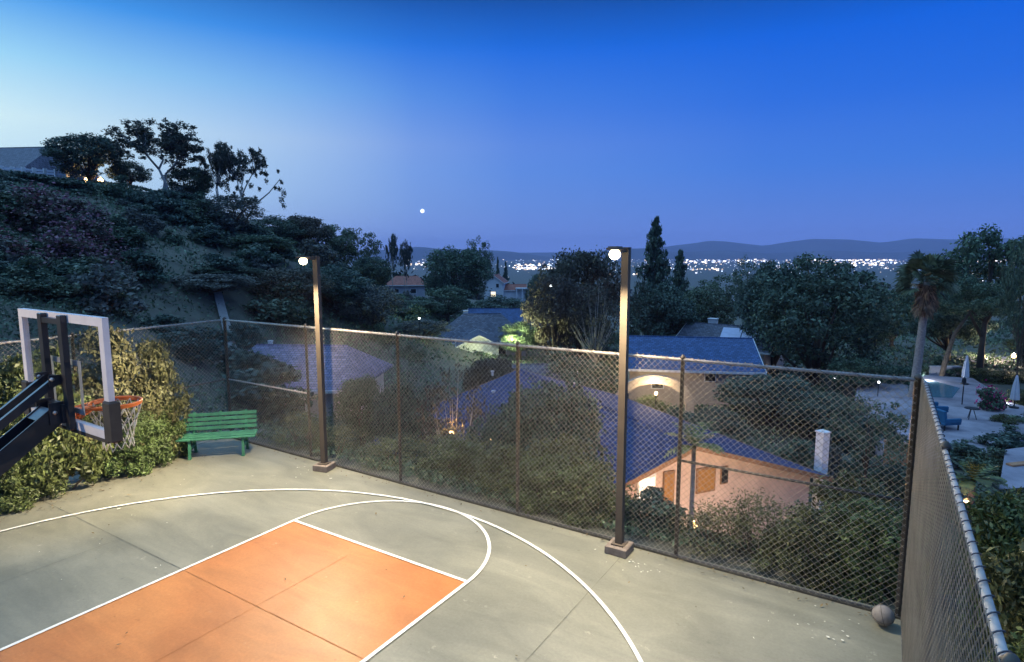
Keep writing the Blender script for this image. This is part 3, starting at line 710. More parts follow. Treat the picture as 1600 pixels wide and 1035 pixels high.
def unit(pair):
    P = np.zeros(len(pair[0].vertices)*3, np.float32); pair[0].vertices.foreach_get('co', P); P = P.reshape(-1, 3)
    lo, hi = np.percentile(P, .3, 0), np.percentile(P, 99.7, 0); wv = (hi[0]-lo[0]+hi[1]-lo[1])/2
    for me in pair:
        Q = np.zeros(len(me.vertices)*3, np.float32); me.vertices.foreach_get('co', Q); Q = Q.reshape(-1, 3)/np.array((wv, wv, hi[2]), np.float32); me.vertices.foreach_set('co', Q.ravel()); me.update()
for k_ in TREES:
    if k_ != 'euclean': unit(TREES[k_])
def place(kind, name, label, cat, loc, wd, h, rz=None, group=None):
    t = thing(name, label, cat, loc, random.uniform(0, 6.28) if rz is None else rz, group, (wd, wd, h))
    c, tr = TREES[kind]; obj('crown', c, t); obj('trunk', tr, t); return t
def tree(kind, u, d, vtop, wpx, label, name='tree', cat='tree', rz=None, group=None, kw=1.0):
    p = ground(u, d); h = zv(vtop, d)-p.z; wd = wpx/FPX*zc(d, p.z)*kw
    return place(kind, name, label, cat, p, wd, max(h, 1), rz, group)

M_leaf_hill = mat('hill_leaf', (.068,.108,.08), .6, var=.45, vscale=.6, island=True, trans=.22)
SHR = {'hedge': shrub('hedge', 21, M_leaf_hedge, 70, 270, .052, .16, .36), 'hedge2': shrub('hedge2', 22, M_leaf_hedge, 70, 270, .05, .155, .36), 'dry': shrub('dry', 23, M_leaf_dry, 60, 180, .044, .145, .4),
 'slope': shrub('slope', 24, M_leaf_slope, 56, 150, .055, .16, .36), 'slope2': shrub('slope2', 25, M_leaf_slope, 50, 110, .07, .17, .3), 'slopedry': shrub('slopedry', 26, M_leaf_dry, 50, 60, .05, .18, .3),
 'hill': shrub('hill', 27, M_leaf_hill, 34, 90, .09, .2, .6), 'hill2': shrub('hill2', 28, M_leaf_grey, 34, 80, .08, .2, .6), 'hillpink': shrub('hillpink', 29, M_leaf_brown, 34, 80, .08, .2, .6, M_flower),
 'magenta': shrub('magenta', 30, M_leaf_mid, 24, 80, .1, .22, .7, M_magenta), 'mid': shrub('mid', 31, M_leaf_mid, 40, 110, .07, .18, .5)}
def bush(kind, loc, wd, h, label, name='shrub', cat='shrub', group=None, dp=None, rz=None, parts=True):
    t = thing(name, label, cat, loc, random.uniform(0, 6.28) if rz is None else rz, group, (wd, dp or wd, h))
    f, s, fl = SHR[kind]; obj('foliage', f, t); obj('stem', s, t)
    if fl: obj('flower_foliage', fl, t)
    return t

# ---- hedge shrubs grown through the left fence
for (kind, x, y, wd, h, lab) in [
 ('hedge', -7.15, -1.4, 2.3, 2.7, 'leafy green hedge shrub at the far left picture edge, below the hoop arms'),
 ('hedge2', -7.2, .45, 2.2, 2.75, 'leafy yellow green hedge shrub seen left of the backboard frame'),
 ('hedge', -7.2, 1.9, 2.0, 2.95, 'leafy hedge shrub seen through the backboard glass'),
 ('dry', -7.35, 3.0, 2.2, 3.15, 'tall twiggy hedge shrub with dry tan leaves behind the rim'),
 ('dry', -7.45, 3.95, 1.6, 2.75, 'dry tan leaved hedge shrub ending just before the fence corner'),
 ('hedge2', -6.95, 3.35, 1.3, 1.35, 'low bright green hedge shrub below the basketball net'),
 ('hedge2', -6.95, 1.3, 1.5, 1.4, 'low bright green hedge shrub under the backboard bottom edge'),
 ('hedge', -6.95, -.1, 1.5, 1.5, 'low bright hedge shrub under the black hoop arm'),
 ('hedge', -7.3, 4.1, .95, 1.35, 'small green hedge shrub beside the left end of the bench')]:
    bush(kind, (x+.38, y, -.05), 1.25 if h > 2 else .95, h*1.06, lab, 'hedge_shrub', 'hedge', 'hedge shrubs along the left fence', dp=wd*1.1, rz=0)

# ---- shrubs on the slope just beyond the far fence
fr = [('slopedry', -5.6, 6.7, 1.7, 1.4, 'sparse dry shrub beyond the fence, right of the bench'), ('slopedry', -4.5, 6.8, 1.6, 1.1, 'sparse dry shrub beyond the fence, left of the left lamp post'),
 ('slopedry', -2.9, 6.9, 1.9, 1.0, 'thin dry shrub beyond the fence, right of the left lamp post'), ('slope', -1.2, 7.1, 1.9, 1.25, 'green shrub beyond the fence, above the free throw arc'),
 ('slope2', .2, 6.9, 1.8, 1.45, 'pale green shrub beyond the fence, below the garden lantern'), ('slope', 1.3, 6.75, 1.7, 1.5, 'leafy green shrub beyond the middle fence post'),
 ('slope2', 2.3, 6.7, 1.7, 1.55, 'leafy green shrub beyond the fence, just left of the right lamp post'), ('hill', 3.35, 6.8, 1.1, 1.05, 'dark shrub behind the right lamp post base'),
 ('slopedry', 4.35, 6.7, 1.5, 1.2, 'twiggy shrub in front of the orange glow beyond the fence'), ('slopedry', 5.0, 6.9, 1.5, 1.65, 'tall loose shrub beyond the fence in front of the pink wall'),
 ('slope', 5.7, 6.5, 1.6, 1.65, 'dense green shrub beyond the fence, left of the ball'), ('hedge2', 6.5, 6.7, 1.7, 1.95, 'dense bright green shrub beyond the fence in the right corner'),
 ('slope', 6.2, 7.7, 1.8, 2.3, 'tall green shrub behind the right fence corner, under the white chimney'), 
 ('slope', 1.0, 8.0, 2.3, 1.9, 'dark green shrub lower on the slope near the blue roof corner'), ('slopedry', -2.0, 8.2, 2.4, 1.5, 'brown shrub lower on the slope left of the middle post')]
for kind, x, y, wd, h, lab in fr:
    z = tz(x, y); bush(kind, (x, y, z-.1), wd, (h*.72-min(0, z)*.5), lab, 'slope_shrub', 'shrub', 'shrubs beyond the far fence')
# ---- hedge outside the right fence
for k, (x, y, wd, h, lab) in enumerate([(8.1, 6.6, 1.7, 2.0, 'green hedge shrub outside the right fence, below the little palm'), (8.0, 5.0, 1.7, 1.9, 'green hedge shrub outside the right fence, second from the palm'),
  (7.95, 3.4, 1.6, 1.7, 'green hedge shrub nearest the viewer outside the right fence, at the bottom right corner'), (9.6, 7.6, 2.0, 2.2, 'green hedge shrub at the right picture edge below the terrace')]):
    z = tz(x, y); bush('slope' if k % 2 else 'hedge', (x, y, z-.2), wd, h+.2, lab, 'hedge_shrub', 'hedge', 'hedge outside the right fence')

# ---- skyline trees of the left hill
T = tree
T('oak_d', 141, 72, 211, 104, 'dark round topped tree beside the hilltop house', kw=1.05)
T('euc', 256, 70, 187, 126, 'tall eucalyptus with pale twin trunks on the hill skyline', 'eucalyptus_tree', rz=AZ(90))
T('oak_a', 205, 75, 252, 62, 'dark bushy tree left of the twin trunk eucalyptus')
T('oak_b', 300, 73, 262, 74, 'dark bushy tree between the skyline eucalyptus trees')
T('euc2', 340, 72, 224, 66, 'slim eucalyptus in the middle of the hill skyline', 'eucalyptus_tree', rz=AZ(60))
T('euclean', 381, 70, 221, 92, 'eucalyptus with a long branch leaning out to the right at the hill edge', 'eucalyptus_tree', rz=YAW)
T('grey', 360, 66, 305, 90, 'low grey bush under the leaning eucalyptus')
T('oak_a', 432, 84, 338, 100, 'dark tree just below the hill edge, left of the left lamp')
T('oak_c', 475, 88, 338, 80, 'dark tree directly behind the left lamp glow')
T('oak_e', 520, 95, 352, 84, 'dark tree right of the left lamp, with airy top')
T('airy', 562, 100, 358, 70, 'airy tree with sky showing through, right of the left lamp')
T('oak_d', 580, 80, 402, 62, 'round dark tree left of the red roofed house')
T('oak_b', 404, 62, 368, 110, 'dark tree on the hillside above the fence corner')
T('oak_c', 455, 52, 420, 120, 'dark tree behind the left lamp pole, lower one')
T('grey', 330, 46, 428, 120, 'pale grey green bushy tree on the lower hillside')
T('oak_a', 525, 58, 415, 130, 'large dark tree in the hollow right of the left lamp pole')
T('grey', 585, 58, 448, 100, 'greyish tree in the hollow above the long fence')
T('oak_b', 640, 85, 470, 90, 'dark tree in front of the red roofed house')
T('oak_d', 352, 50, 492, 110, 'dark tree behind the fence corner')
T('euc2', 613, 135, 366, 26, 'thin tree with tufted top beside the distant mountains, taller one', 'eucalyptus_tree')
T('euc', 634, 138, 376, 22, 'thin tree with tufted top beside the distant mountains, shorter one', 'eucalyptus_tree')
T('oak_b', 712, 125, 389, 104, 'broad domed dark tree in the middle distance')
T('airy', 746, 130, 371, 50, 'sparse feathery tree rising behind the domed tree')
T('oak_a', 688, 120, 412, 40, 'small dark tree left of the domed tree')
for k, (u, vt, wp) in enumerate(((766, 408, 15), (778, 402, 15), (790, 409, 16))):
    T('conifer', u, 186, vt, wp, 'small pointed conifer in the row above the white house', 'conifer_tree', group='conifers above the white house')
T('oak_e', 700, 92, 448, 90, 'dark tree below the domed tree and above the hip roof')
T('grey', 660, 62, 500, 80, 'greyish shrubby tree left of the hip roofed house')
T('oak_e', 812, 66, 503, 74, 'bright green tree lit from below by a garden light')
T('oak_a', 776, 100, 462, 110, 'dark tree under the white house')
T('oak_c', 903, 72, 393, 116, 'big brownish tree left of the right lamp', kw=1.05)
T('oak_c', 868, 64, 432, 96, 'brownish tree right of the lit green tree')
T('bare', 930, 62, 440, 100, 'twiggy brownish tree left of the right lamp pole')
T('oak_b', 846, 120, 428, 46, 'small dark tree right of the white house')
T('conifer', 1020, 85, 341, 76, 'tall dark conifer right of the right lamp', 'conifer_tree')
T('conifer', 1058, 90, 392, 62, 'shorter conifer beside the tall one', 'conifer_tree')
T('oak_d', 1030, 70, 445, 110, 'dark tree below the tall conifer')
T('oak_b', 1090, 78, 450, 100, 'dark tree above the blue roof, right of the conifers')
T('airy', 1130, 110, 425, 90, 'airy tree between conifers and the large dark tree')
T('airy', 1165, 95, 402, 50, 'slim airy tree in front of the city lights')
T('big', 1272, 56, 403, 196, 'largest broad dark tree behind the right half of the fence')
T('oak_d', 1208, 62, 412, 110, 'dark tree at the left shoulder of the largest tree')
T('oak_b', 1345, 64, 450, 100, 'dark tree at the right shoulder of the largest tree')
T('oak_b', 1392, 78, 452, 80, 'dark tree left of the fan palm')
T('big2', 1530, 60, 360, 170, 'wide tree behind the fan palm at the right')
T('oak_a', 1480, 66, 455, 110, 'dark tree below the palm crown, right of its trunk')
T('oak_c', 1606, 50, 455, 50, 'dark tree at the right picture edge')
T('airy', 1583, 44, 356, 60, 'thin airy tree at the top right edge')
T('oak_e', 1338, 50, 560, 90, 'rounded green tree above the right fence rail')
T('oak_b', 1400, 52, 572, 76, 'rounded green tree left of the palm foot')
T('oak_d', 1200, 41, 588, 150, 'dark tree right of the house with the lit arch')
T('oak_d', 1290, 38, 618, 120, 'dark tree behind the white chimney')
T('oak_a', 1120, 36, 640, 90, 'dark tree behind the navy roof ridge')
T('airy', 1350, 28, 620, 110, 'dark twiggy tree behind the right fence corner')
T('oak_a', 640, 26, 590, 110, 'dark tree beyond the fence, right of the lavender roof')
T('bare', 712, 23, 575, 130, 'brown twiggy tree beyond the fence above the lantern')
T('oak_d', 862, 15.5, 598, 170, 'dark bushy tree in front of the navy roof')
T('oak_a', 772, 16.5, 640, 110, 'dark tree beyond the middle fence post, above the shrubs')
T('oak_b', 566, 28, 590, 80, 'round dark tree in front of the lavender roof')
T('oak_c', 770, 40, 560, 90, 'dark tree behind the middle of the fence, left of the lit window')
T('oak_d', 900, 44, 560, 110, 'dark tree between the lit window and the arch')
T('grey', 384, 30, 648, 46, 'pale shrubby tree at the foot of the lavender wall')
T('oak_a', 512, 26, 655, 80, 'dark shrubby tree below the lavender roof eave')
for u, d, vt, wp, lb in ((1700, 60, 430, 150, 'dark tree beyond the right edge of the terrace, nearer one'), (1840, 75, 420, 160, 'dark tree beyond the right edge of the terrace, middle one'), (2000, 58, 440, 170, 'dark tree beyond the right edge of the terrace, farther one'), (1740, 34, 560, 170, 'dark bushy tree on the slope right of the garden path')):
    T('oak_b', u, d, vt, wp, lb)
# leaning trunk behind palm
p = ground(1468, 54); q = pix(1492, 520, 55); mb = MB(); mb.tube([(0, 0, -.3), (.3, .2, (q.z-p.z)*.5), Vector((q.x-p.x, q.y-p.y, q.z-p.z)), Vector((q.x-p.x+1.0, q.y-p.y, q.z-p.z+2))], [.24, .2, .15, .1], 8)
t = thing('tree', 'tree with pale leaning trunk just right of the palm', 'tree', p); mb.build('trunk', M_bark, t, True)
c = obj('crown', TREES['big2'][0], t); c.location = (q.x-p.x+.8, q.y-p.y, q.z-p.z-1); c.scale = (6, 6, 6)

# ---- hillside shrubs
rs = random.Random(5)
hz = []
for i in range(84):
    u = rs.uniform(-30, 430); d = rs.uniform(30, 49 if u < 165 else 70)
    p = ground(u, d); hz.append((u, d, p))
for i, (u, d, p) in enumerate(hz):
    k = rs.random(); v_ = 397-(p.z-CZ)*FPX/d
    kind = 'hillpink' if (335 < v_ < 440 and u < 210 and k < .6) else ('hill' if k < .55 else ('hill2' if k < .75 else 'mid'))
    lab = {'hillpink': 'pinkish flowering shrub on the dark hillside', 'hill': 'dark rounded shrub on the hillside', 'hill2': 'greyish shrub on the hillside', 'mid': 'green shrub on the hillside'}[kind]
    sz = rs.uniform(2.2, 5.2); bush(kind, p-Vector((0, 0, .25)), sz, sz*rs.uniform(.5, .75), lab, 'hillside_shrub', 'shrub', {'hillpink': 'flowering shrubs on the left hillside', 'hill': 'dark shrubs on the left hillside', 'hill2': 'grey shrubs on the left hillside', 'mid': 'green shrubs on the left hillside'}[kind])
# clipped dark hedge below the hilltop fence
for k, (u, d) in enumerate(((-8, 60), (18, 60), (44, 60), (70, 60), (96, 60), (120, 60))):
    p = ground(u, d); bush('hill', p-Vector((0, 0, .2)), 4.0, 1.55, 'dark hedge shrub under the white hilltop railing', 'hedge_shrub', 'hedge', 'hilltop hedge under the white railing')

for i in range(46):
    u = rs.uniform(410, 1000); d = rs.uniform(46, 112); p = ground(u, d); sz = rs.uniform(3, 6.5); kd = rs.choice(['hill', 'mid', 'hill2', 'hill'])
    if any(abs(u-a) < b and d < c for a, b, c in ((730, 75, 92), (545, 75, 48), (815, 45, 68))): continue
    bush(kd, p-Vector((0, 0, .3)), sz, sz*rs.uniform(.5, .7), {'hill': 'dark bushy undergrowth in the hollow beyond the fence', 'mid': 'green bushy undergrowth in the hollow beyond the fence', 'hill2': 'greyish bushy undergrowth in the hollow beyond the fence'}[kd], 'undergrowth_shrub', 'shrub', {'hill': 'dark undergrowth in the hollow', 'mid': 'green undergrowth in the hollow', 'hill2': 'grey undergrowth in the hollow'}[kd])
rg = np.random.default_rng(77); n = 170000
d = np.exp(rg.uniform(math.log(9), math.log(125), n)); u = rg.uniform(-120, 1720, n); sg = (u-800)/FPX*d
x, y = CX+RX*sg+FX*d, CY+RY*sg+FY*d; keep = ((x < -7.9) | (x > 7.6) | (y > 6.15)); cl_ = np.sin(x*.55)*np.cos(y*.47)+np.sin(x*.19+y*.23)+rg.normal(0, .8, n); keep &= cl_ > -.7
st_ = sg; keep &= ~((u > 1330) & (d > 30) & (d < 57))
x, y, d = x[keep], y[keep], d[keep]; z = terrain(x, y)
V, F_ = leaf_quads(np.c_[x, y, z+.06+.004*d], .07+.0065*d, .4, rg)
tag(obj('ground_cover', mesh_np('ground_cover', V, F_, M_leaf_mid)), 'low weeds and grass covering the slopes beyond the fence', 'ground cover', kind='stuff')
# ---- valley tree masses (uncountable)
rs2 = np.random.default_rng(9); n = 900
d = np.exp(rs2.uniform(math.log(190), math.log(800), n)); u = rs2.uniform(420, 2500, n)
s = (u-800)/FPX*d; x, y = CX+RX*s+FX*d, CY+RY*s+FY*d; z = terrain(x, y)
C = np.c_[x, y, z+3]; V, F_ = clumps_leaves(C, rs2.uniform(3, 7, n)*(1+d/1500), 60, 2.6, .7, rs2, .4, squash=.75)
tag(obj('valley_woodland', mesh_np('valley_woodland', V, F_, M_citytree)), 'dark mass of distant valley trees between the city lights', 'woodland', kind='stuff')

# ------------------------------------------------------------------ palms
def fan_frond(mb_v, mb_f, root, direc, L, size, rng, seg=11, droop=.25):
    d = direc.normalized(); sd = d.cross(Vector((0, 0, 1)));
    if sd.length < .05: sd = Vector((1, 0, 0))
    sd.normalize(); sd = Matrix.Rotation(rng.uniform(-1.1, 1.1), 3, d)@sd; up = sd.cross(d)
    hub = root+d*L
    o = len(mb_v); mb_v += [tuple(root-sd*.02), tuple(root+sd*.02), tuple(hub+sd*.015), tuple(hub-sd*.015)]; mb_f.append((o, o+1, o+2, o+3))
    for k in range(seg):
        a = (k/(seg-1)-.5)*2.5; e = (d*math.cos(a)+sd*math.sin(a)+up*.05).normalized(); Lk_ = size*(1-.25*abs(a)/1.25)*rng.uniform(.85, 1.1)
        m_ = hub+e*Lk_*.55; tip = hub+e*Lk_-Vector((0, 0, droop*Lk_)); wv = e.cross(up).normalized()*size*.085
        o = len(mb_v); mb_v += [tuple(hub), tuple(m_+wv), tuple(tip), tuple(m_-wv)]; mb_f.append((o, o+1, o+2, o+3))
def fan_palm(u, d, vtop, label):
    p = ground(u, d); h = zv(vtop, d)-p.z; rng = np.random.default_rng(41); t = thing('palm_tree', label, 'palm tree', p)
    hh = h*.74; lean = Vector((.35*RX, .35*RY, 0)); mb = MB(); pts = []; rads = []
    for i in range(26):
        f = i/25; pts.append(Vector((0, 0, f*hh))+lean*(f-.5*f*f)*2.2+Vector((0, 0, -.1*(i == 0)))); rads.append((.33-.09*f)*(1+.05*(i % 2)))
    mb.tube(pts, rads, 10); mb.build('trunk', M_palmbark, t, True); top = pts[-1]
    V, F_ = [], []
    for i in range(84):
        a = rng.uniform(0, 2*PI); e = rng.uniform(-.45, 1.25); fan_frond(V, F_, top+Vector((0, 0, rng.uniform(-.2, .5))), Vector((math.cos(a)*math.cos(e), math.sin(a)*math.cos(e), math.sin(e))), rng.uniform(.9, 1.5), rng.uniform(.9, 1.25), rng)
    obj('crown', mesh_np('palm_crown', V, F_, M_frond), t)
    V, F_ = [], []
    for i in range(70):
        a = rng.uniform(0, 2*PI); zz = rng.uniform(-1.9, .1); fan_frond(V, F_, top+Vector((0, 0, zz+.3)), Vector((math.cos(a)*.55, math.sin(a)*.55, -1)), rng.uniform(.35, .8), rng.uniform(.6, 1.0), rng, 8, .35)
    obj('frond_skirt', mesh_np('palm_skirt', V, F_, M_deadfrond), t); return t
fan_palm(1424, 46, 372, 'tall fan palm with brown dead frond skirt at the right')
def cycad(p, label, n=26, L=1.5, hgt=.7, name='palm_plant', tr=.14):
    rng = np.random.default_rng(int(abs(p.x*100))); t = thing(name, label, 'palm', p); mb = MB(); mb.tube([(0, 0, -.2), (0, 0, hgt)], [tr*1.1, tr*.9], 9); mb.build('trunk', M_palmbark, t, True)
    V, F_ = [], []
    for i in range(n):
        a = 2*PI*i/n*2.4; e = rng.uniform(.1, 1.2); prev = Vector((0, 0, hgt)); dirv = Vector((math.cos(a)*math.cos(e), math.sin(a)*math.cos(e), math.sin(e)))
        for k in range(9):
            nx = prev+dirv*L/9; dirv = (dirv-Vector((0, 0, .13))).normalized(); sd = dirv.cross(Vector((0, 0, 1))).normalized()
            ll = L*.2*math.sin(PI*(k+1)/10.5)
            for s in (-1, 1):
                o = len(V); V += [tuple(prev), tuple(prev+sd*s*ll+dirv*ll*.5+Vector((0, 0, .1*ll))), tuple(prev+sd*s*ll*.9+dirv*ll*.75), tuple(prev+dirv*L/9*.9)]; F_.append((o, o+1, o+2, o+3))
            prev = nx
    obj('crown', mesh_np('cycad_crown', V, F_, M_leaf_hedge), t); return t
p = ground(1515, 26); cycad(p, 'small feather palm lit orange outside the right fence', 24, 1.5, 1.3)
p = ground(1572, 24); cycad(p, 'small dark feather palm at the right edge', 18, 1.0, .4)
p = ground(1075, 14.5); tp = cycad(p, 'slim feather palm standing in front of the pink gable', 20, .85, zv(692, 14.5)-p.z-.1, tr=.06)

# ------------------------------------------------------------------ houses
def gable_house(name, label, cat, s, t, az, L, Wd, zg, wall, rise, wm, rm, over=.5, chimney=None, hip=0, wins=(), front_tri=True, z_extra=1.2):
    """ridge runs along local x ; local -y faces the viewer. wins: (side, along, z0, w, h, material, name)"""
    x, y = st2w(s, t); h = thing(name, label, cat, (x, y, zg), YAW+math.radians(az))
    mb = MB(); a, b = L/2, Wd/2
    vs = [(-a,-b,-z_extra),(a,-b,-z_extra),(a,b,-z_extra),(-a,b,-z_extra),(-a,-b,wall),(a,-b,wall),(a,b,wall),(-a,b,wall)]
    fs = [(0,1,5,4),(1,2,6,5),(2,3,7,6),(3,0,4,7)]
    if not hip: vs += [(-a,0,wall+rise),(a,0,wall+rise)]; fs += [(5,6,9),(7,4,8)]
    mb.addv(vs, fs); wl = mb.build('wall', wm, h)
    mb = MB(); th = .14; ao, bo = a+over, b+over; e = wall-rise*over/b+.05; rz = wall+rise+.05; hx = hip
    vs = [(-ao,-bo,e),(ao,-bo,e),(ao-hx,0,rz),(-ao+hx,0,rz),(-ao,bo,e),(ao,bo,e)]
    vs2 = [(p[0], p[1], p[2]+th) for p in vs]
    V = vs+vs2; top = [(6,7,8,9),(9,8,11,10)]; bot = [(3,2,1,0),(4,5,2,3)]
    if hip: top += [(7,11,8),(10,6,9)]; bot += [(2,5,1),(3,0,4)]
    side = [(0,1,7,6),(5,4,10,11)]
    side += [(1,5,11,7),(4,0,6,10)] if hip else [(1,2,8,7),(2,5,11,8),(4,3,9,10),(3,0,6,9)]
    mb.addv(V, top+bot+side); rf = mb.build('roof', rm, h)
    mb = MB()
    for yy in (-bo-.025, bo+.025): mb.bar((-ao, yy, e+.06), (ao, yy, e+.06), .045, .18)
    if not hip:
        for xx in (-ao-.025, ao+.025):
            for sg in (-1, 1): mb.bar((xx, sg*bo, e+.06), (xx, 0, rz+.06), .045, .18, up=(0, 0, 1))
    mb.build('fascia', M_fascia if wm is M_pinkwall else M_white, rf)
    mb = MB(); mb.bar((-ao+hx, 0, rz+th), (ao-hx, 0, rz+th), .18, .07); mb.build('ridge_cap', rm, rf)
    for (side_, al, z0, ww, hh, m_, nm) in wins:
        if side_ == 'front': c, sz = (al, -b-.03, z0+hh/2), (ww, .08, hh)
        elif side_ == 'left': c, sz = (-a-.03, al, z0+hh/2), (.08, ww, hh)
        else: c, sz = (a+.03, al, z0+hh/2), (.08, ww, hh)
        fr = MB().box(c, sz).build(nm, M_white if nm == 'window' else M_fascia, h)
        c2 = list(c); sz2 = [v*.84 for v in sz]; 
        if side_ == 'front': c2[1] -= .03; sz2[1] = .05
        elif side_ == 'left': c2[0] -= .03; sz2[0] = .05
        else: c2[0] += .03; sz2[0] = .05
        MB().box(c2, sz2).build('pane' if nm == 'window' else 'panel', m_, fr)
    if chimney:
        for (cx_, cy_, cz0, w_, h_) in chimney:
            mb = MB(); mb.box((cx_, cy_, cz0+h_/2), (w_, w_*.8, h_), bev=.03); mb.box((cx_, cy_, cz0+h_+.05), (w_*1.15, w_*.95, .1)); mb.build('chimney', M_white, h)
    return h
# pink house below the fence: gable end faces the viewer (local x = ridge, receding up-left)
az_r = -23.0
e1 = (math.sin(math.radians(az_r)), math.cos(math.radians(az_r))); e2 = (math.cos(math.radians(az_r)), -math.sin(math.radians(az_r)))
PW, PL = 13.2, 15.0
Rs, Rt = 12.6, 24.6
cs_, ct_ = Rs-e2[0]*PW/2+e1[0]*PL/2, Rt-e2[1]*PW/2+e1[1]*PL/2
pink = gable_house('pink_house', 'pink stucco house with navy roof whose gable faces the court, beyond the fence', 'house', cs_, ct_, 90-az_r, PL, PW, -7.3, 2.55, 2.1, M_pinkwall, M_roof_navy, .6, z_extra=2,
    wins=(('left', 1.75, 2.3, .8, 1.5, M_litwin2, 'window'), ('left', .75, 2.5, .5, 1.3, M_doorwood, 'shutter'), ('left', -1.0, 2.7, .9, 1.0, M_doorwood, 'shutter'), ('left', -1.9, 2.9, .35, .7, M_dark, 'shutter')))
mb = MB(); mb.box((-7.3, -7.45, 1.8), (.38, .38, 4.9), bev=.03); mb.box((-7.3, -7.45, 4.28), (.44, .44, .06)); mb.build('chimney', M_white, pink)
for (vx, vy) in ((6, 2.5), (9.5, 1.2)):
    mb = MB(); zz = 2.55+2.1*(1-abs(vy)/(PW/2)); mb.lathe([(.07, 0), (.07, .25), (.12, .26), (.12, .31), (0, .34)], 10, (vx, vy, zz)); mb.build('roof_vent', M_white, pink)

gable_house('stucco_house', 'tan house with slate blue gable roof and warmly lit arch behind the navy roof', 'house', 14.8, 51, -9, 9.6, 8.6, -7.3, 2.9, 1.75, M_tanwall, M_roof_slate, .6, wins=(
    ('front', -2.6, 1.2, 1.0, .9, M_dark, 'window'), ('front', 1.4, 1.9, .9, .7, M_dark, 'window')))
gable_house('ranch_house', 'house with pale panels on its blue roof behind the slate blue roof', 'house', 24.3, 66, -38, 9.0, 8.0, -7.6, 2.5, 1.7, M_paleblue, M_roof_grey, .7, chimney=[(-2.6, 1, 3.2, .9, 1.6)])
x, y = st2w(24.3, 66)
pn = thing('roof_panel', 'pale rectangular panels lying on the dark blue roof', 'solar panel', (x, y, -7.6), YAW+math.radians(-29))
k = math.atan2(1.7, 4.0); mb = MB()
for q in (-1, 1): mb.box((1.2+q*1.05, -2.0, 2.5+1.7*(1-2.0/4)+.36), (2.0, 2.4, .06), Matrix.Rotation(k, 3, 'X'))
mb.build('panel', M_solar, pn)
gable_house('hip_roof_house', 'hip roofed grey house with white dormer, left of the lit green tree', 'house', -3.8, 76, 6, 10.0, 9, -8.6, 2.9, 2.6, M_paleblue, M_roof_grey, .6, hip=3.2, chimney=[(-2.0, 1.5, 4.2, .6, 1.7)], wins=(('front', -3.4, .9, 1.2, 1.3, M_dark, 'window'), ('front', 2.0, .8, 1.4, 1.4, M_dark, 'window')))
gable_house('gabled_house', 'small house with pale gable end in front of the hip roofed house', 'house', -3.9, 69.5, 95, 5, 4.4, -8.4, 2.7, 1.1, M_white, M_roof_grey, .4, wins=(('left', 0, 1.0, 1.3, 1.2, M_dark, 'window'),))
gable_house('long_roof_house', 'low house whose pale blue roof shows above the hip roof', 'house', -.4, 88, 0, 11, 7, -8.6, 2.9, 2.2, M_paleblue, M_roof_slate, .5)
gable_house('lavender_roof_house', 'pale house with large grey lavender roof behind the left lamp post', 'house', -13.7, 39.0, -4, 8.6, 7.4, -5.9, 2.6, 1.75, M_paleblue, M_roof_lav, .55, hip=1.8, chimney=[(-2.2, .2, 3.6, .25, 1.1)], wins=(('front', -1.6, .7, 1.1, 1.1, M_dark, 'window'), ('front', 1.2, .7, 1.1, 1.1, M_dark, 'window')))
gable_house('red_roof_house', 'distant house with red clay roof above the left part of the fence', 'house', -27.8, 160, 8, 9.5, 9, -6.4, 3.2, 1.9, M_paleblue, M_roof_red, .7, hip=2.6, wins=(('front', -2.4, .9, 1.2, 1.3, M_dark, 'window'), ('front', 1.8, .9, 1.6, 1.3, M_dark, 'window')))
gable_house('white_house', 'distant white gabled house with wing in the middle of the picture', 'house', -4.6, 172, 80, 7, 5.2, -7.6, 4.4, 1.9, M_white, M_roof_red, .5, wins=(('left', 0, .3, 1.5, 1.6, M_litwin, 'window'), ('left', -1.2, 2.9, .9, 1.2, M_dark, 'window')))
gable_house('white_house', 'low wing with pergola beside the distant white gabled house', 'house', .2, 173, 3, 7, 5, -7.6, 2.2, 1.3, M_white, M_roof_red, .5)
t = thing('pergola', 'white pergola on posts right of the distant white house', 'pergola', (*st2w(3.6, 171), -8.0), YAW)
mb = MB(); mb.box((0, 0, 3.0), (5.2, 3.4, .35)); mb.build('roof', M_white, t)
for xx in (-2.3, -.7, .9, 2.3): MB().box((xx, -1.5, 1.4), (.3, .3, 2.9)).build('post', M_white, t)
gable_house('flat_house', 'low building with lit tall window beyond the middle of the fence', 'house', 1.7, 45, 0, 5.4, 5, -7.6, 3.0, .7, M_tanwall, M_roof_grey, .4, wins=(('front', 1.55, .75, .5, 1.9, M_litwin2, 'window'), ('front', -1.5, .3, .45, 1.5, M_litwin, 'window'), ('front', -.9, 2.2, .3, .4, M_litwin2, 'window')))
gable_house('hilltop_house', 'long hilltop house with dark roof at the upper left edge', 'house', -76, 86, -6, 30, 13, 12.6, 2.6, 3.6, M_paleblue, M_roof_grey, .8, hip=2.0, chimney=[(5.5, -3.4, 3.4, 2.6, 2.0)], wins=(('front', 2, .6, 2.4, 1.3, M_litwin, 'window'), ('front', 8, .6, 2.4, 1.3, M_dark, 'window')))
gable_house('teal_roof_house', 'house with navy roof glimpsed beyond the fence above the lantern', 'house', -3.0, 30, 25, 6, 5.5, -7.3, 2.1, 1.1, M_orange_wall, M_roof_navy, .5, hip=1.4)

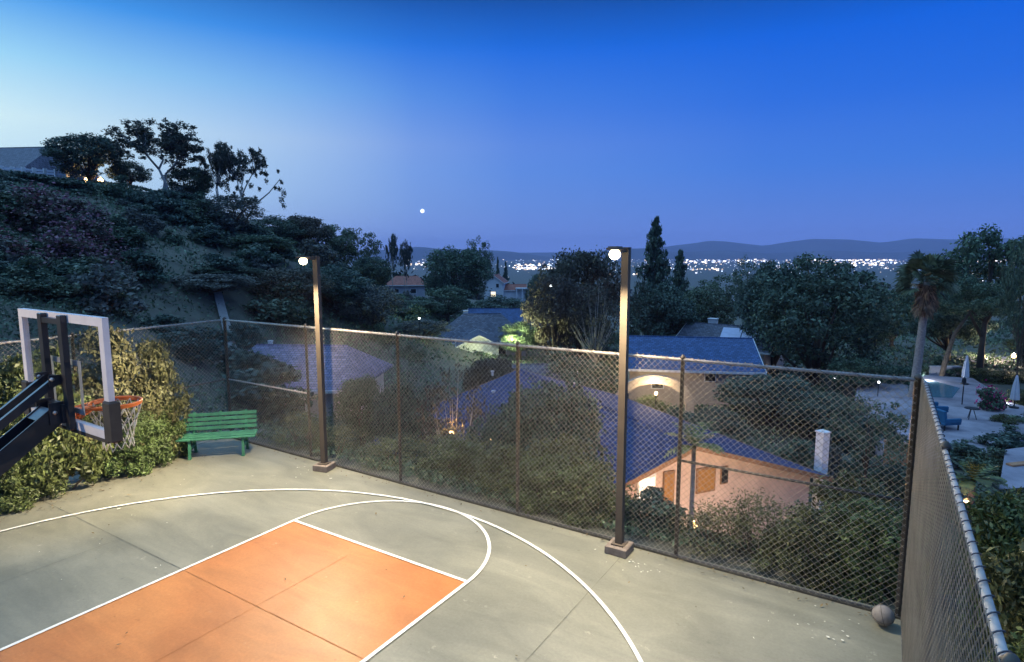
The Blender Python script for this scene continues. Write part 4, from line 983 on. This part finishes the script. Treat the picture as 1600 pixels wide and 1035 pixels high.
# lit arch wall in front of the tan house
ax, ay = st2w(su(1022, 43.6, -5), 43.6)
t = thing('arch_wall', 'pale garden wall with an arch lit by warm lamps, right of the right lamp post', 'wall', (ax, ay, -7.6), YAW-.1)
mb = MB(); pts = [(2.3*math.cos(a), 2.3*math.sin(a)*.75+1.0) for a in np.linspace(0, PI, 20)]; po = [(2.9*math.cos(a), 2.9*math.sin(a)*.75+1.15) for a in np.linspace(0, PI, 20)]
for i in range(19):
    q = [pts[i], pts[i+1], po[i+1], po[i]]
    vs = [(a, -.2, b) for a, b in q]+[(a, .2, b) for a, b in q]; mb.addv(vs, [(0,1,2,3),(7,6,5,4),(0,4,5,1),(2,6,7,3),(1,5,6,2),(3,7,4,0)])
for sg in (-1, 1): mb.box((sg*2.6, 0, .5), (.6, .4, 1.2))
mb.build('arch', M_tanwall, t)

# hilltop railing
a_, b_ = ground(-30, 72.5), ground(106, 72.5); t = thing('hilltop_railing', 'white railing along the hilltop in front of the long house', 'railing', a_); dv = b_-a_
for i in range(9):
    q = dv*(i/8); MB().box((q.x, q.y, q.z+.6), (.34, .34, 1.9)).build('post', M_white, t)
mb = MB(); 
for zz in (.25, .62, .98, 1.3): mb.bar((0, 0, zz), dv+Vector((0, 0, zz)), .08, .22)
mb.build('rail', M_canvas, t)

# ------------------------------------------------------------------ paths, road, terrace (sheets lying on the ground)
def drape(name, pts, wd, material, dz=.08, seg=14):
    P = []
    for i in range(len(pts)-1):
        for k in range(seg): P.append(Vector(pts[i]).lerp(Vector(pts[i+1]), k/seg))
    P.append(Vector(pts[-1])); V = []; F_ = []
    for i, p in enumerate(P):
        d = (P[min(i+1, len(P)-1)]-P[max(0, i-1)]); d.z = 0; d.normalize(); nn = Vector((-d.y, d.x, 0))*wd/2
        for q in (p-nn, p+nn): V.append((q.x, q.y, max(tz(q.x, q.y), tz(p.x, p.y))+dz))
    F_ = [(2*i, 2*i+1, 2*i+3, 2*i+2) for i in range(len(P)-1)]
    return tag(obj(name, mesh_np(name, V, F_, material)), kind='structure')
drape('path', [ground(60, 41), ground(110, 42), ground(186, 43)], 1.3, M_palepath, .25)
drape('path', [ground(338, 47), ground(352, 43), ground(372, 38)], .6, M_palepath, .25)
drape('driveway', [ground(1525, 67), ground(1580, 63), ground(1660, 59)], 7, M_patio, .2)
def patch(name, pts, z, material):
    mb = MB(); mb.addv([(x, y, z) for x, y in pts], [tuple(range(len(pts)))]); return tag(mb.build(name, material), kind='structure')
TZ = -6.45
cen = ground(1500, 42)
pl = [(1380, 33), (1480, 31), (1560, 33), (1610, 36), (1600, 43), (1560, 47), (1520, 53), (1420, 55), (1340, 50), (1330, 40)]
mb = MB(); mb.prism([st2w(su(u, d, TZ), d) for u, d in pl][::1], 1.6, TZ-1.6); tag(mb.build('terrace', M_patio), kind='structure')
pw = [(1420, 46), (1488, 45.5), (1500, 49), (1462, 51.5), (1418, 51)]
patch('pool_water', [st2w(su(u, d, TZ), d) for u, d in pw], TZ+.012, M_water)
patch('garden_path', [st2w(su(u, d, -6), d) for u, d in [(1560, 25.5), (1640, 26), (1640, 32), (1570, 31)]], -5.75, M_patio)

# terrace furniture
def at(u, d, z=TZ): x, y = st2w(su(u, d, z), d); return (x, y, z)
def patio_chair(u, d, rz, label):
    t = thing('patio_chair', label, 'chair', at(u, d), rz, 'covered chairs on the terrace')
    mb = MB(); mb.box((0, 0, .42), (1.3, 1.2, .16), bev=.04); mb.build('seat', M_teal, t)
    MB().box((0, .55, .85), (1.3, .18, .9), Matrix.Rotation(-.18, 3, 'X'), bev=.05).build('backrest', M_teal, t)
    for s in (-1, 1):
        MB().box((s*.62, 0, .62), (.14, 1.15, .3), bev=.04).build('armrest', M_teal, t)
        for q in (-1, 1): MB().box((s*.56, q*.5, .18), (.07, .07, .36)).build('leg', M_iron, t)
patio_chair(1474, 37.4, 2.3, 'large blue covered patio chair just over the near fence rail, front one')
patio_chair(1458, 40.6, 2.0, 'blue covered patio chair half hidden by the near fence rail, rear one')
def parasol(u, d, h, label):
    t = thing('closed_parasol', label, 'umbrella', at(u, d), 0, 'closed parasols')
    MB().tube([(0, 0, 0), (0, 0, h+.15)], .035, 8).build('pole', M_iron, t, True)
    mb = MB(); n_ = 16; prof = [(.05, .55), (.30, .62), (.27, 1.0), (.19, h*.7), (.08, h*.95), (.02, h+.05)]
    vs = []; fs = []
    for r, z in prof:
        for k in range(n_): q = r*(1 if k % 2 else .62); a = 2*PI*k/n_; vs.append((q*math.cos(a), q*math.sin(a), z))
    for i in range(len(prof)-1):
        for k in range(n_): fs.append((i*n_+k, i*n_+(k+1) % n_, (i+1)*n_+(k+1) % n_, (i+1)*n_+k))
    mb.addv(vs, fs).build('canopy', M_canvas, t); MB().lathe([(.3, 0), (.3, .08), (.06, .12), (0, .12)], 14).build('base', M_iron, t)
parasol(1507, 50.5, 2.5, 'closed white parasol standing behind the terrace, left of the magenta flowers')
parasol(1584, 42.5, 2.4, 'closed white parasol at the right edge, beside the magenta flowers')
t = thing('patio_table', 'slender dark patio table on the pale terrace', 'table', at(1517, 39.5))
MB().lathe([(0, .72), (.42, .72), (.42, .76), (0, .76)], 18).build('table_top', M_iron, t)
for k in range(3): a = 2*PI*k/3; MB().tube([(.3*math.cos(a), .3*math.sin(a), 0), (.08*math.cos(a), .08*math.sin(a), .72)], .025, 6).build('leg', M_iron, t)
t = thing('terrace_lamp', 'dark slim unlit lantern stand near the pool', 'lamp', at(1503, 43.5)); MB().tube([(0, 0, 0), (0, 0, 1.6)], .04, 6).build('pole', M_iron, t); MB().lathe([(.02, 1.6), (.14, 1.65), (.12, 1.95), (.02, 2.05)], 8).build('lantern', M_iron, t)
bush('magenta', at(1548, 42, TZ), 1.9, 1.9, 'bush with magenta flowers behind the terrace', 'flowering_shrub')
for (u, d, w_, h_, lab, kd) in [(1545, 30.5, 2.6, 1.6, 'dark leafy shrub in front of the terrace, right of the near rail', 'mid'), (1500, 32, 2.6, 1.5, 'dark leafy shrub between the near rail and the terrace', 'hill'), (1580, 37, 2.4, 1.4, 'green shrub at the right end of the terrace', 'mid'),
  (1590, 44, 2.6, 1.8, 'green shrub behind the right hand parasol', 'slope'), (1470, 57, 4, 2.6, 'green shrub behind the pool lamp', 'mid'), (1505, 56, 4, 1.9, 'broad green shrub behind the left parasol', 'slope'), (1570, 55, 5, 1.25, 'broad lit shrub below the driveway', 'slope'), (1530, 57, 4, 1.3, 'yellowish shrub left of the bright driveway', 'slope2'),
  (1604, 71, 5, 2.6, 'lit shrub beside the driveway at the right edge', 'slope'), (1370, 36, 2.6, 1.9, 'dark shrub at the left end of the terrace', 'hill'), (1568, 39, 2.6, 1.5, 'green shrub on the terrace right of the slender table', 'slope'), (1600, 39, 3.0, 1.7, 'green shrub at the picture edge below the right parasol', 'mid'), (1530, 34, 2.6, 1.3, 'dark shrub along the front of the terrace', 'mid'), (1575, 33, 3.0, 1.8, 'dark shrub at the right front corner of the terrace', 'hill'),
  (1345, 30, 3.0, 2.2, 'dark shrub right of the white chimney', 'mid'), (1330, 36, 3.4, 2.4, 'dark shrub in the garden before the terrace', 'hill'), (1250, 33, 3.4, 2.2, 'dark shrub behind the navy roof edge', 'mid'), (1405, 28, 2.6, 1.8, 'dark shrub seen through the right fence corner', 'hill'), (1560, 21, 1.8, 1.5, 'dark leafy shrub just below the small feather palm', 'mid'), (1590, 25, 1.8, 1.2, 'low green shrub beside the dark feather palm', 'slope'),
  (1290, 30, 2.0, 3.2, 'bluish pale shrub standing over the white chimney', 'hill2'), (1020, 43.6, 3.4, 1.7, 'spiky plants in front of the lit arch', 'slope2'),
  (1060, 40, 3, 1.6, 'dark shrub right of the lit arch', 'hill'), (1115, 18.0, 2.0, 1.6, 'shrub lit orange at the foot of the pink wall', 'slopedry'), (1020, 17.5, 2.2, 1.6, 'pinkish shrub under the gable window', 'hillpink'), (700, 25, 2.4, 1.6, 'dark shrub under the garden lantern', 'hill'), (770, 28, 2.6, 1.7, 'dark shrub beside the warm garden lamps', 'hill'), (835, 24, 2.6, 2.2, 'dark shrub in front of the lavender wall', 'hill')]:
    p = ground(u, d); bush(kd, (p.x, p.y, p.z-.15), w_, h_, lab, 'garden_shrub')
# low garden walls glimpsed through the fence
def wall(u0, u1, d0, d1, h, label, m_, name='garden_wall', th=.25):
    a_, b_ = ground(u0, d0), ground(u1, d1); dv = b_-a_; z = min(a_.z, b_.z); t = thing(name, label, 'wall', (a_.x, a_.y, z), math.atan2(dv.y, dv.x)); L = math.hypot(dv.x, dv.y)
    MB().box((L/2, 0, h/2-.3), (L, th, h+.6)).build('wall_body', m_, t); MB().box((L/2, 0, h+.04), (L+.1, th+.1, .08)).build('coping', m_, t)
wall(805, 878, 30, 29, 2.0, 'lavender grey garden wall beyond the middle fence post', M_paleblue)
wall(700, 790, 27, 36, 1.2, 'terracotta garden wall running away from the lantern', M_orange_wall)
wall(1380, 1430, 33, 32, 1.3, 'terracotta wall below the terrace, seen through the fence corner', M_orange_wall)
wall(1575, 1625, 28.5, 29, 1.0, 'terracotta wall at the right picture edge', M_orange_wall)
wall(1452, 1500, 56, 56, 1.4, 'pale grey wall behind the pool', M_paleblue)

# ------------------------------------------------------------------ small lit lamps
def garden_lamp(p, label, power, warm=True, size=.16, h=1.2, lr=.12, col=None):
    t = thing('garden_lamp', label, 'lamp', (p[0], p[1], p[2]-h), 0, 'lit garden lamps')
    MB().tube([(0, 0, 0), (0, 0, h-size)], .035, 6).build('pole', M_iron, t)
    MB().lathe([(.3*size, -size), (size*.8, -size*.7), (size, 0), (size*.7, size*.7), (0, size)], 12, (0, 0, h)).build('lamp_glass', M_warmglow if warm else M_coolglow, t, True)
    MB().lathe([(size*1.2, size*.75), (size*.4, size*1.25), (0, size*1.4)], 12, (0, 0, h)).build('cap', M_iron, t)
    if power: light('lamp_light', (0, -.0, h+size*2.2), power, col or ((1, .55, .2) if warm else (.85, .93, 1)), t, lr)
    return t
garden_lamp(pix(706, 675, 22), 'brightest warm garden lantern beyond the fence, under the twiggy tree', 110, size=.09)
garden_lamp(pix(768, 683, 25), 'small warm garden lamp beyond the fence, right of the lantern', 25, size=.12)
garden_lamp(pix(789, 677, 26), 'warm garden lamp just left of the middle fence post', 45)
garden_lamp(pix(745, 692, 24), 'tiny white garden lamp below the lantern', 0, False, .09)
garden_lamp(pix(869, 703, 22), 'small white lamp right of the lavender garden wall', 0, False, .10)
garden_lamp(pix(903, 731, 18.5), 'white lamp at the low corner of the navy roof', 0, False, .10)
garden_lamp(pix(1443, 600, 52), 'bright white lamp on the pool wall', 520, False, .22, 1.4)
garden_lamp(pix(1540, 612, 52), 'white lamp right of the left parasol', 60, False, .2)
garden_lamp(pix(1572, 634, 44), 'white lamp beside the right parasol', 40, False, .16)
garden_lamp(pix(1584, 556, 62), 'street lamp by the bright driveway at the right edge', 900, True, .22, 3.2, col=(1, .8, .5))
garden_lamp(pix(1536, 556, 66), 'lamp at the left end of the bright driveway', 600, True, .2, 2.6, col=(1, .85, .6))
garden_lamp(pix(1510, 783, 24.5), 'orange uplight at the small feather palm', 40, True, .1, .5)
garden_lamp(pix(1083, 822, 15.4), 'orange lamp glowing low behind the twiggy shrub by the pink wall', 800, True, .12, .9, col=(1, .5, .15))
garden_lamp(pix(1122, 835, 18.4), 'warm low lamp at the foot of the pink wall, below the shutters', 420, True, .07, .5, col=(1, .74, .52))
garden_lamp(pix(985, 806, 17.0), 'warm low lamp under the left eave of the pink gable', 130, True, .07, .5, col=(1, .74, .52))
garden_lamp(pix(1215, 838, 19.2), 'warm low lamp at the foot of the pink wall, right part', 420, True, .07, .5, col=(1, .74, .52))
garden_lamp(pix(1025, 615, 42.6), 'warm lamp under the lit arch', 500, True, .12, 1.0, col=(1, .75, .42))
garden_lamp(pix(800, 531, 62.2), 'garden light below the bright green tree', 2600, True, .08, .8, col=(.9, 1, .5))
garden_lamp(pix(655, 497, 60), 'tiny white light among the trees below the red roofed house', 0, False, .11)
garden_lamp(pix(861, 446, 63), 'tiny white light in the brownish trees', 0, False, .12)
garden_lamp(pix(617, 463, 150), 'white lamp under the red roofed house', 0, False, .55)
garden_lamp(pix(136, 281, 73), 'warm lamp under the dark round hilltop tree, left one', 120, True, .3, 1.2)
garden_lamp(pix(157, 282, 73), 'warm lamp under the dark round hilltop tree, right one', 120, True, .32, 1.2)
garden_lamp(pix(30, 272, 73.4), 'small warm lamp behind the hilltop railing', 0, True, .2, 1.2)
garden_lamp(pix(1305, 590, 50), 'tiny cool lamp in the largest dark tree', 0, False, .12)
garden_lamp(pix(1373, 597, 46), 'pale lamp left of the palm foot', 30, False, .09)

# ------------------------------------------------------------------ far city lights
r3 = np.random.default_rng(17); mbs = {k: MB() for k in range(6)}
def city(u, v, k, wpx=1.3, hpx=1.1):
    d = 1000.
    for _ in range(8):
        xx, yy = st2w((u-800)/FPX*d, d); d = (CZ-(VALLEY+3))/((v-397)/FPX)
    xx, yy = st2w(su(u, d, VALLEY), d)
    mbs[k].box((xx, yy, VALLEY+3+d/FPX*.5), (wpx*d/FPX, wpx*d/FPX, hpx*d/FPX))
for i in range(2100):
    u = r3.uniform(630, 2350); q = r3.random()
    v = 403.5+abs(r3.normal(0, 1))*(8 if r3.random() < .6 else 19)+1.2
    if v > 440: continue
    dens = .35+.65*min(1, max(0, (u-740)/250))
    if r3.random() > dens: continue
    k = int(r3.choice(6, p=[.12, .2, .16, .22, .1, .2])); sz = r3.choice([.6, .9, 1.3, 2.2], p=[.5, .32, .14, .04]); city(u, v, k, sz, sz*.8)
for (u0, u1, v0, n_) in ((800, 870, 419, 46), (800, 862, 414, 26), (1070, 1200, 408, 46), (1250, 1400, 406, 120), (1250, 1400, 410, 70), (1280, 1380, 413, 40), (1480, 1640, 408, 60), (1500, 1640, 426, 30), (1040, 1130, 420, 30), (930, 1000, 428, 16), (640, 670, 412, 10), (1100, 1250, 404.5, 36)):
    for i in range(n_): city(r3.uniform(u0, u1), v0+r3.normal(0, 1.0), int(r3.choice([0, 0, 1, 2, 2, 3, 4, 5])), r3.choice([1.2, 1.9, 3.0]), r3.uniform(.9, 1.7))
cl = [((1,.93,.85), 3.6), ((.95,.93,1), 1.7), ((1,.74,.5), 2.2), ((1,.70,.45), 1.0), ((.75,.85,1), 3.0), ((.7,.8,1), 1.1)]
root = thing('city_lights', 'sea of tiny city lights in the valley below the mountains', 'city lights', (0, 0, VALLEY)); root['kind'] = 'stuff'
for k, (c, e) in enumerate(cl):
    m_ = mat('city_glow', c, .5, emit=c, estr=e); o = mbs[k].build('light_cluster', m_, root); o.location = (0, 0, -VALLEY); o['kind'] = 'stuff'

# ------------------------------------------------------------------ moon
q = pix(660, 329.5, 15000); m_ = mat('moon_glow', (1, 1, .95), .5, emit=(1, .98, .9), estr=1.6)
mb = MB(); mb.lathe([(max(.01, 50*math.sin(a)), -50*math.cos(a)) for a in np.linspace(0, PI, 15)], 24); o = mb.build('moon', m_, None, True); o.location = q; tag(o, 'small bright moon low in the blue sky above the mountains', 'moon')

# ------------------------------------------------------------------ haze
HAZE = 1.15e-4
hm = bpy.data.materials.new('haze'); hm.use_nodes = True; t_ = hm.node_tree; t_.nodes.remove(t_.nodes['Principled BSDF'])
pv = t_.nodes.new('ShaderNodeVolumePrincipled'); pv.inputs['Color'].default_value = (.60, .62, 1, 1); pv.inputs['Density'].default_value = HAZE; pv.inputs['Anisotropy'].default_value = 0
t_.links.new(pv.outputs[0], t_.nodes['Material Output'].inputs['Volume'])
if HAZE:
    mb = MB(); mb.box((0, 0, 0), (18200, 18200, 300)); o = mb.build('haze', hm); o.location = (0, 14, VALLEY-10+150-1); tag(o, kind='stuff')
